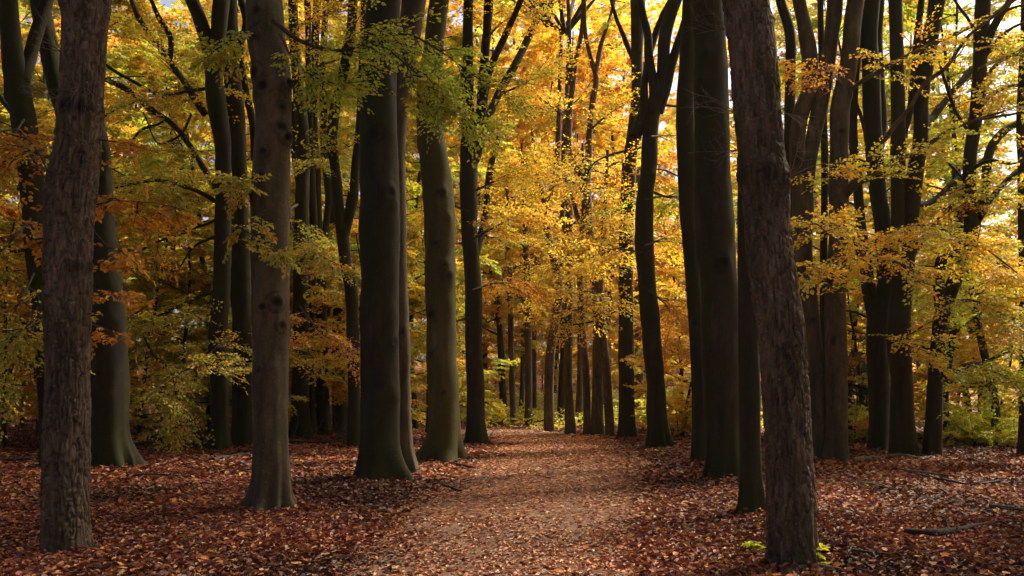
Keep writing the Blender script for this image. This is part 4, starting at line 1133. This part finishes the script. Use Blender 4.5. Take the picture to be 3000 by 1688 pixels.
# the wood goes on round the camera: unseen trees added to shade the foreground
GO = 'unseen trees of the wood round the camera'
for (x, y, m, s) in [(11, 3, 0, 1.1), (14, 9, 1, 1.2), (16, 15, 2, 1.1), (19, 20, 1, 1.2), (21, 12, 0, 1.2), (12, -4, 2, 1.1), (6, -6, 1, 1.1), (-6, -5, 0, 1.1), (0, -9, 2, 1.2), (-11, 1, 1, 1.1), (-13, 8, 2, 1.1), (-15, 15, 0, 1.1), (-18, 22, 1, 1.2), (20, 5, 1, 1.2), (-20, 10, 0, 1.2), (14, 3, 2, 1.1), (13.5, 12, 1, 1.1), (17, 11, 2, 1.2)]:
    plant('unseen_forest_beech', 'tall unseen olive beech of the wood round the camera', GO, MIXT[m], x, y, s, random.uniform(0, 6.3))

# ------------------------------------------------------------------ undergrowth
def shrub(name, label, x, y, h, w, pal, n, leaf=.06, group=None, cat='shrub'):
    z = float(gz(x, y)[0])
    r = thing(name, (x, y, z), label, cat, group)
    bag = Bag(); sb = Bag()
    for k in range(n):
        a = random.uniform(0, 6.28); q = random.uniform(.1, 1) * w
        line = wander([math.cos(a) * q * .25, math.sin(a) * q * .25, -.05], [math.cos(a) * q, math.sin(a) * q, h * random.uniform(.6, 1.1)], math.hypot(q, h) * random.uniform(.6, 1), 6, .14)
        sb.tube(line, np.linspace(.012, .003, 7), 4, 0)
        A = [line[random.randint(2, 6)] for _ in range(6)]
        add_sprays(bag, A, [rng.normal(0, 1, 3) * [1, 1, .3] for _ in A], np.full(6, .34), leaf, pal, twig=.002)
    sb.build('stem', [TWIG], r)
    tag(bag.build('crown', [LEAF, TWIG], r), kind='stuff')
    return r


SH = 'yellow-green shrubs at the wood edge'
for (x, d, h, w, n, lab) in [(2840, 24.5, 1.2, 1.2, 26, 'lime shrub beside the foot of the crooked grey beech'), (2950, 25.5, 1.0, 1.3, 26, 'broad lime shrub between the crooked grey beech and the outer trunk'), (2500, 25, 1.3, .8, 18, 'upright lime shrub between the grey-green beech and the low-parting one'),
                             (2890, 28, 1.3, 1.6, 26, 'wide lime shrub just behind the one beside the crooked beech'), (2560, 30, 1.5, 1.2, 20, 'lime shrub farther back behind the low-parting dark beech'), (3010, 23.5, .9, 1.0, 20, 'small lime shrub at the foot of the outer trunk'), (2960, 31, 1.2, 1.6, 24, 'broad lime shrub farthest back behind the outer trunk')]:
    shrub('shrub', lab, col_x(x, d), d, h, w, PAL['lime'], n, .075, SH)
for (x, d, h, w, n, lab) in [(1985, 29, 1.5, 1.3, 22, 'yellow-gold shrub close behind the bulging dark beech'), (1960, 33, 1.6, 1.4, 22, 'tall lime shrub behind the yellow-gold shrub'), (1890, 35, 1.3, 1.2, 20, 'low lime shrub between the straight dark beech and the bulging one')]:
    shrub('shrub', lab, col_x(x, d), d, h, w, PAL['gold' if d == 29 else 'lime'], n, .08, 'shrubs behind the bulging beech')
shrub('holly_bush', 'dark green holly bush seen through the row on the right', col_x(2505, 27), 27, 3.4, 1.1, [((.03, .06, .035), 3), ((.05, .09, .05), 2)], 34, .06)

# low green ground cover beyond the bend
bag = Bag()
n = 5200
x = rng.uniform(-8, 13, n); y = rng.uniform(33, 66, n)
k = (path_dist(x, y) > .15) & (x > -7 + (y - 33) * .1)
x, y = x[k], y[k]
A = np.c_[x, y, gz(x, y) + rng.uniform(.03, .35, len(x)) * np.clip((path_dist(x, y)) * .8, .3, 1.4)]
add_sprays(bag, A, np.c_[rng.normal(0, 1, (len(x), 2)), rng.normal(.25, .3, len(x))], rng.uniform(.25, .5, len(x)), .1, PAL['lime'], keep=.26, twig=0)
tag(bag.build('ground_cover', [LEAF, TWIG]), 'low lime-green ground cover carpeting the wood beyond the path bend', 'ground cover', kind='stuff')

# ------------------------------------------------------------------ far wood, read as one mass
bag = Bag()
n = 2000
az = rng.uniform(-36, 15, n); d = rng.uniform(72, 105, n)
x = np.tan(np.radians(az)) * d
z = rng.uniform(0, 1, n) ** .9 * 46 * np.clip((17 - az) / 6, .35, 1)
A = np.c_[x, d, z + gz(x, d)]
add_sprays(bag, A, np.c_[rng.normal(0, 1, (n, 2)), rng.normal(-.1, .2, n)], rng.uniform(3.0, 4.6, n), .66, PAL['gold'], twig=.03, jit=.6)
n = 260
az = rng.uniform(14, 36, n); d = rng.uniform(72, 100, n); x = np.tan(np.radians(az)) * d
A = np.c_[x, d, rng.uniform(0, 1, n) ** 1.3 * 8 + gz(x, d)]
add_sprays(bag, A, np.c_[rng.normal(0, 1, (n, 2)), rng.normal(-.1, .2, n)], rng.uniform(2.0, 3.2, n), .42, PAL['orange'], twig=.02, jit=.6)
for k in range(46):
    a = math.radians(random.uniform(-36, 15)); dd = random.uniform(68, 100); xx = math.tan(a) * dd
    zz = float(gz(xx, dd)[0])
    bag.tube(wander([xx, dd, zz - .5], [0, 0, 1], 26, 6, .04), np.linspace(.28, .08, 7), 6)
tag(bag.build('far_wood', [LEAF, BEECHD]), 'golden mass of the far wood closing the view between the trunks', 'wood', kind='stuff')

# ------------------------------------------------------------------ leaf litter
def scatter(n, y0, y1, dens_path):
    y = np.sqrt(rng.uniform(y0 ** 2, y1 ** 2, n))
    x = rng.uniform(-1, 1, n) * (.57 * y + .6)
    pd = path_dist(x, y)
    str_ = vnoise(x * .9, y * .35, 0, 21) * .5 + vnoise(x * 3, y * 1.2, 0, 22) * .5
    inner = dens_path * np.clip(1 + .8 * str_, .3, 3) + np.clip((y - 15) / 14, 0, .45)
    e = np.clip((pd + .55 + .5 * vnoise(x * 1.1, y * .7, 0, 23)) / .9, 0, 1)
    p = inner * (1 - e) + 1.0 * e
    k = rng.random(n) < p
    return x[k], y[k], pd[k]


def litter(x, y, pd, size, tilt, hexa, bag):
    n = len(x)
    on = pd < 0
    z = np.where(on, .024, gz(x, y)) + np.where(on, rng.uniform(0, .006, n), rng.uniform(0, .035, n))
    a = rng.uniform(0, 2 * math.pi, n)
    D = np.c_[np.cos(a), np.sin(a), rng.normal(0, tilt * .8, n)]
    N = np.c_[rng.normal(0, tilt, (n, 2)), np.ones(n)]
    D[on, 2] *= .4; N[on, :2] *= .6
    fresh = (rng.random(n) < np.clip((-pd + .15 + .5 * vnoise(x * .8, y * .5, 0, 24)) / 1.1, 0, .9))[:, None]
    C = np.where(fresh, pick(PATHFALL, n) * 1.3, pick(FALL, n) * .82) * rng.uniform(.65, 1.3, (n, 1))
    wet = np.clip(.72 + .55 * vnoise(x * .7, y * .7, 0, 31), .35, 1.1)[:, None]
    C = C * np.where(fresh, 1.0, wet)
    S = size * rng.uniform(.6, 1.2, n) * np.where(on, .8, 1.0)
    bag.add(np.zeros((0, 3)), np.zeros((0, 4), int)) if n == 0 else add_leaves(bag, np.c_[x, y, z], D, N, S, np.clip(C, .01, .7), hexa, fold=.16 if hexa else .1, wide=.34)


bag = Bag()
x, y, pd = scatter(47000, 6.6, 11.5, .46); litter(x, y, pd, .075, .34, True, bag)
x, y, pd = scatter(64000, 11.5, 16, .46); litter(x, y, pd, .085, .34, False, bag)
x, y, pd = scatter(120000, 16, 30, .55); litter(x, y, pd, .115, .34, False, bag)
x, y, pd = scatter(46000, 30, 50, .5); litter(x, y, pd, .16, .3, False, bag)
for key, (root, o, stems, LP, d0) in TREES.items():
    if d0 > 24: continue
    n = int(1500 / d0) + 60
    rb = stems[0][1][6]
    q = rb + np.abs(rng.normal(0, .16, n)); a = rng.uniform(0, 2 * math.pi, n)
    xx, yy = o[0] + np.cos(a) * q, o[1] + np.sin(a) * q
    z = gz(xx, yy) + .01 + .09 * np.exp(-(q - rb) / .07) * rng.random(n)
    b = rng.uniform(0, 2 * math.pi, n)
    add_leaves(bag, np.c_[xx, yy, z], np.c_[np.cos(b), np.sin(b), rng.normal(0, .4, n)], np.c_[np.cos(a) * .5, np.sin(a) * .5, np.ones(n)] + rng.normal(0, .3, (n, 3)), rng.uniform(.055, .1, n), np.clip(pick(FALL, n) * rng.uniform(.5, 1.3, (n, 1)), .01, .7), True, fold=.16, wide=.34)
tag(bag.build('leaf_litter', [LITTER]), 'copper-brown carpet of fallen beech leaves over the forest floor', 'leaf litter', kind='stuff')

# the fallen leaves nearest the camera, each on its own
def leaf_mesh(seed):
    r = np.random.default_rng(seed)
    t = np.array([0, .18, .42, .68, .88, 1.0]); w = np.array([.03, .24, .34, .30, .15, .02])
    cur = r.uniform(-.2, .35); tw = r.uniform(-.25, .25); fo = r.uniform(.05, .35)
    V = []
    for a, b in zip(t, w):
        zc = cur * (a - .5) ** 2 + r.normal(0, .012)
        for s in (-1, -.5, 0, .5, 1):
            V.append([a, s * b, zc + fo * abs(s) * b + tw * s * b * a + r.normal(0, .01)])
    Q = [[i * 5 + j, i * 5 + j + 1, i * 5 + j + 6, i * 5 + j + 5] for i in range(5) for j in range(4)]
    V = np.array(V); V[:, 2] -= V[:, 2].min()
    c = np.clip(np.array(pick(FALL, 1))[0] * r.uniform(.9, 1.35), 0, .7)
    o = quads('leaf', V, Q, LITTER, col=np.broadcast_to(c, (20, 3)), smooth=True)
    m = o.data; bpy.data.objects.remove(o); return m


LM = [leaf_mesh(k) for k in range(16)]
k = 0
while k < 300:
    y = random.uniform(7.75, 9.4); x = random.uniform(-.52 * y, .52 * y)
    pd = float(path_dist(x, y)[0])
    par = path if pd < 0 else floor
    z = .026 if pd < 0 else float(gz(x, y)[0]) + random.uniform(.022, .045)
    o = link('leaf', LM[k % 16], par, (x, y, z))
    s = random.uniform(.065, .1)
    o.scale = (s, s, s)
    o.rotation_euler = (random.gauss(0, .18), random.gauss(0, .18), random.uniform(0, 6.28))
    k += 1

# ------------------------------------------------------------------ fallen branches
def fallen(name, label, pts, w0, w1, material=TWIG, side=3, rough=.02, lift=.05, group=None, cat='branch'):
    P = []
    for (x, y) in pts:
        gx_, gy_ = ground_at(x, y)
        P.append([gx_, gy_, float(gz(gx_, gy_)[0]) + lift])
    P = np.array(P)
    o = P[0].copy()
    d = P[0][1]
    R = np.linspace(w0, w1, len(P)) * .58 * d / F
    Pq, Rq = resample(P, R, .04)
    Pq = Pq + np.cumsum(rng.normal(0, .002, Pq.shape), 0)
    V, Q, _ = bark_tube(Pq, Rq, 'beech', 10, (), 0, 0, random.randint(0, 99), 3.5)
    bag = Bag(); bag.add(V - o, Q, 0, (1, 1, 1), True)
    root = thing(name, o, label, cat, group)
    # close the two ends
    for e in (0, -1):
        c = V[e].mean(0)
        n = V.shape[1]
        vv = np.r_[V[e], [c]] - o
        bag.add(vv, [[k, (k + 1) % n, (k + 2) % n, n] for k in range(0, n, 2)], 0)
    bag.build('stem', [material], root)
    for k in range(side):
        tb = Bag()
        j = random.randint(len(Pq) // 4, len(Pq) - 2)
        dr = unit(Pq[min(j + 1, len(Pq) - 1)] - Pq[j - 1]) + np.array([random.uniform(-1, 1), random.uniform(-1, 1), random.uniform(0, .35)])
        tb.tube(wander(Pq[j], dr, random.uniform(.15, .5), 4, .2, -.04) - o, np.linspace(Rq[j] * .5, .0025, 5), 5, 0)
        tb.build('side_twig', [material], root)
    return root


fallen('fallen_log', 'short black rotting log on the leaves right of the rough oak', [(2650, 1582), (2720, 1586), (2790, 1576), (2850, 1562), (2902, 1548)], 22, 11, ROTTEN, 5, lift=.05, cat='log')
fallen('fallen_branch', 'long pale crooked branch lying across the feet of the row', [(2500, 1358), (2560, 1352), (2640, 1346), (2690, 1354), (2735, 1344), (2780, 1356)], 14, 7, PALE, 4, lift=.05)
fallen('fallen_branch', 'pale thin branch with a kink beside the rough oak', [(2390, 1424), (2440, 1421), (2520, 1430), (2560, 1440), (2600, 1450)], 7, 4, PALE, 4)
fallen('fallen_branch', 'pale straight stick crossing the kinked branch', [(2465, 1394), (2500, 1412), (2540, 1428), (2575, 1442)], 6, 3, PALE, 1)
fallen('fallen_branch', 'dark branch lying flat behind the black rotting log', [(2660, 1396), (2730, 1402), (2800, 1405)], 11, 7, TWIG, 2)
fallen('fallen_branch', 'long dark forked stick between the pale branch and the log', [(2690, 1402), (2770, 1424), (2830, 1436), (2930, 1425)], 7, 4, TWIG, 4)
fallen('fallen_branch', 'bleached stick near the shrubs at the wood edge', [(2838, 1353), (2890, 1366), (2945, 1376)], 8, 4, PALE, 2)
fallen('fallen_branch', 'thin dark branch close to the rough oak, in the nearest leaves', [(2495, 1634), (2560, 1642), (2640, 1640), (2700, 1652)], 7, 3, TWIG, 4)
fallen('fallen_branch', 'thick grey stick at the foot of the rough oak', [(2335, 1682), (2380, 1674), (2440, 1684)], 13, 8, PALE, 1)
fallen('fallen_branch', 'short dark branch on the leaves past the log, towards the wood edge', [(2900, 1502), (2950, 1506), (3010, 1512)], 16, 10, TWIG, 3)
fallen('fallen_branch', 'straight dark branch left of the thick furrowed oak', [(-10, 1358), (40, 1354), (122, 1350)], 10, 7, TWIG, 2)
fallen('fallen_branch', 'dark twiggy branch in front of the massive beech', [(375, 1406), (440, 1404), (492, 1404)], 7, 4, TWIG, 4)
fallen('fallen_branch', 'long black branch piled left of the forked beech', [(390, 1312), (470, 1305), (540, 1303), (610, 1308)], 11, 6, TWIG, 5, lift=.06)
fallen('fallen_branch', 'crooked branch crossing the brush pile left of the forked beech', [(430, 1326), (510, 1322), (560, 1312), (600, 1304)], 9, 5, TWIG, 5, lift=.05)
fallen('fallen_branch', 'rough brown branch between the forked beech and the spotted beech', [(622, 1362), (680, 1348), (742, 1336)], 13, 9, TWIG, 5)
fallen('fallen_log', 'dark log lying behind the spotted beech before the dim row', [(850, 1306), (920, 1308), (1015, 1304)], 13, 9, ROTTEN, 3, cat='log', lift=.05)
fallen('fallen_branch', 'short stick beside the bent olive beech', [(1332, 1368), (1360, 1374), (1385, 1378)], 9, 5, TWIG, 3)
fallen('fallen_branch', 'dark stick on the leaf bank between the broad beech and the path', [(1300, 1430), (1330, 1440), (1352, 1448)], 9, 5, TWIG, 2)

# twigs lying among the leaves
bag = Bag()
for k in range(420):
    y = math.sqrt(random.uniform(8 ** 2, 30 ** 2)); x = random.uniform(-.55, .55) * y
    if float(path_dist(x, y)[0]) < .2: continue
    a = random.uniform(0, 6.28)
    w = wander([x, y, float(gz(x, y)[0]) + .03], [math.cos(a), math.sin(a), .03], random.uniform(.15, .7), 5, .18)
    bag.tube(w, np.linspace(random.uniform(.004, .009), .002, 6), 4, 0)
tag(bag.build('twig_litter', [TWIG]), 'small dead twigs scattered among the fallen leaves', 'twigs', kind='stuff')

# dead brush along the left edge of the wood
bag = Bag()
for k in range(260):
    xx = random.uniform(-15, -4.5); yy = random.uniform(25, 31)
    w = wander([xx, yy, float(gz(xx, yy)[0]) - .02], [random.gauss(0, .6), random.gauss(0, .4), random.uniform(.3, 1)], random.uniform(.5, 1.5), 6, .2)
    bag.tube(w, np.linspace(.01, .003, 7), 4, 0)
tag(bag.build('dead_brush', [TWIG]), 'tangle of dead brown brush under the trees on the left', 'brush', kind='stuff')

# seedlings
def seedling(label, px_, py_, h, pal, n):
    x, y = ground_at(px_, py_)
    z = float(gz(x, y)[0])
    r = thing('beech_seedling', (x, y, z), label, 'seedling')
    bag = Bag(); sb = Bag()
    for k in range(n):
        w = wander([0, 0, -.02], [random.gauss(0, .5), random.gauss(0, .5), 1], h * random.uniform(.7, 1.1), 5, .15)
        sb.tube(w, np.linspace(.004, .0015, 6), 4, 0)
        add_sprays(bag, [w[2], w[4], w[5]], [rng.normal(0, 1, 3) * [1, 1, .3] for _ in range(3)], np.full(3, h * .5), .055, pal, hexa=True, keep=.35, twig=0)
    sb.build('stem', [TWIG], r); tag(bag.build('crown', [LEAF, TWIG], r), kind='stuff')


seedling('small yellow-green seedling left of the rough oak foot', 2210, 1618, .12, PAL['lime'], 4)
seedling('small lime seedling touching the right side of the rough oak foot', 2385, 1668, .2, PAL['lime'], 3)
seedling('small orange seedling at the end of the dim row', 980, 1268, .5, PAL['orange'], 5)

# ------------------------------------------------------------------ thin autumn haze
m, nt, out = mat('haze')
pv_ = nd(nt, 'VolumePrincipled', Density=0.0002, Anisotropy=0.3)
pv_.inputs['Color'].default_value = (0.95, 0.95, 0.95, 1)
nt.links.new(pv_.outputs[0], out.inputs['Volume'])
hz = [(-352, -122, -1.5), (352, -122, -1.5), (352, 502, -1.5), (-352, 502, -1.5)]
V = np.array(hz + [(a, b, 58) for a, b, _ in hz])
haze = quads('haze', V, [[0, 3, 2, 1], [4, 5, 6, 7], [0, 1, 5, 4], [1, 2, 6, 5], [2, 3, 7, 6], [3, 0, 4, 7]], m)
tag(haze, 'thin pale haze hanging in the wood', 'haze', kind='stuff')
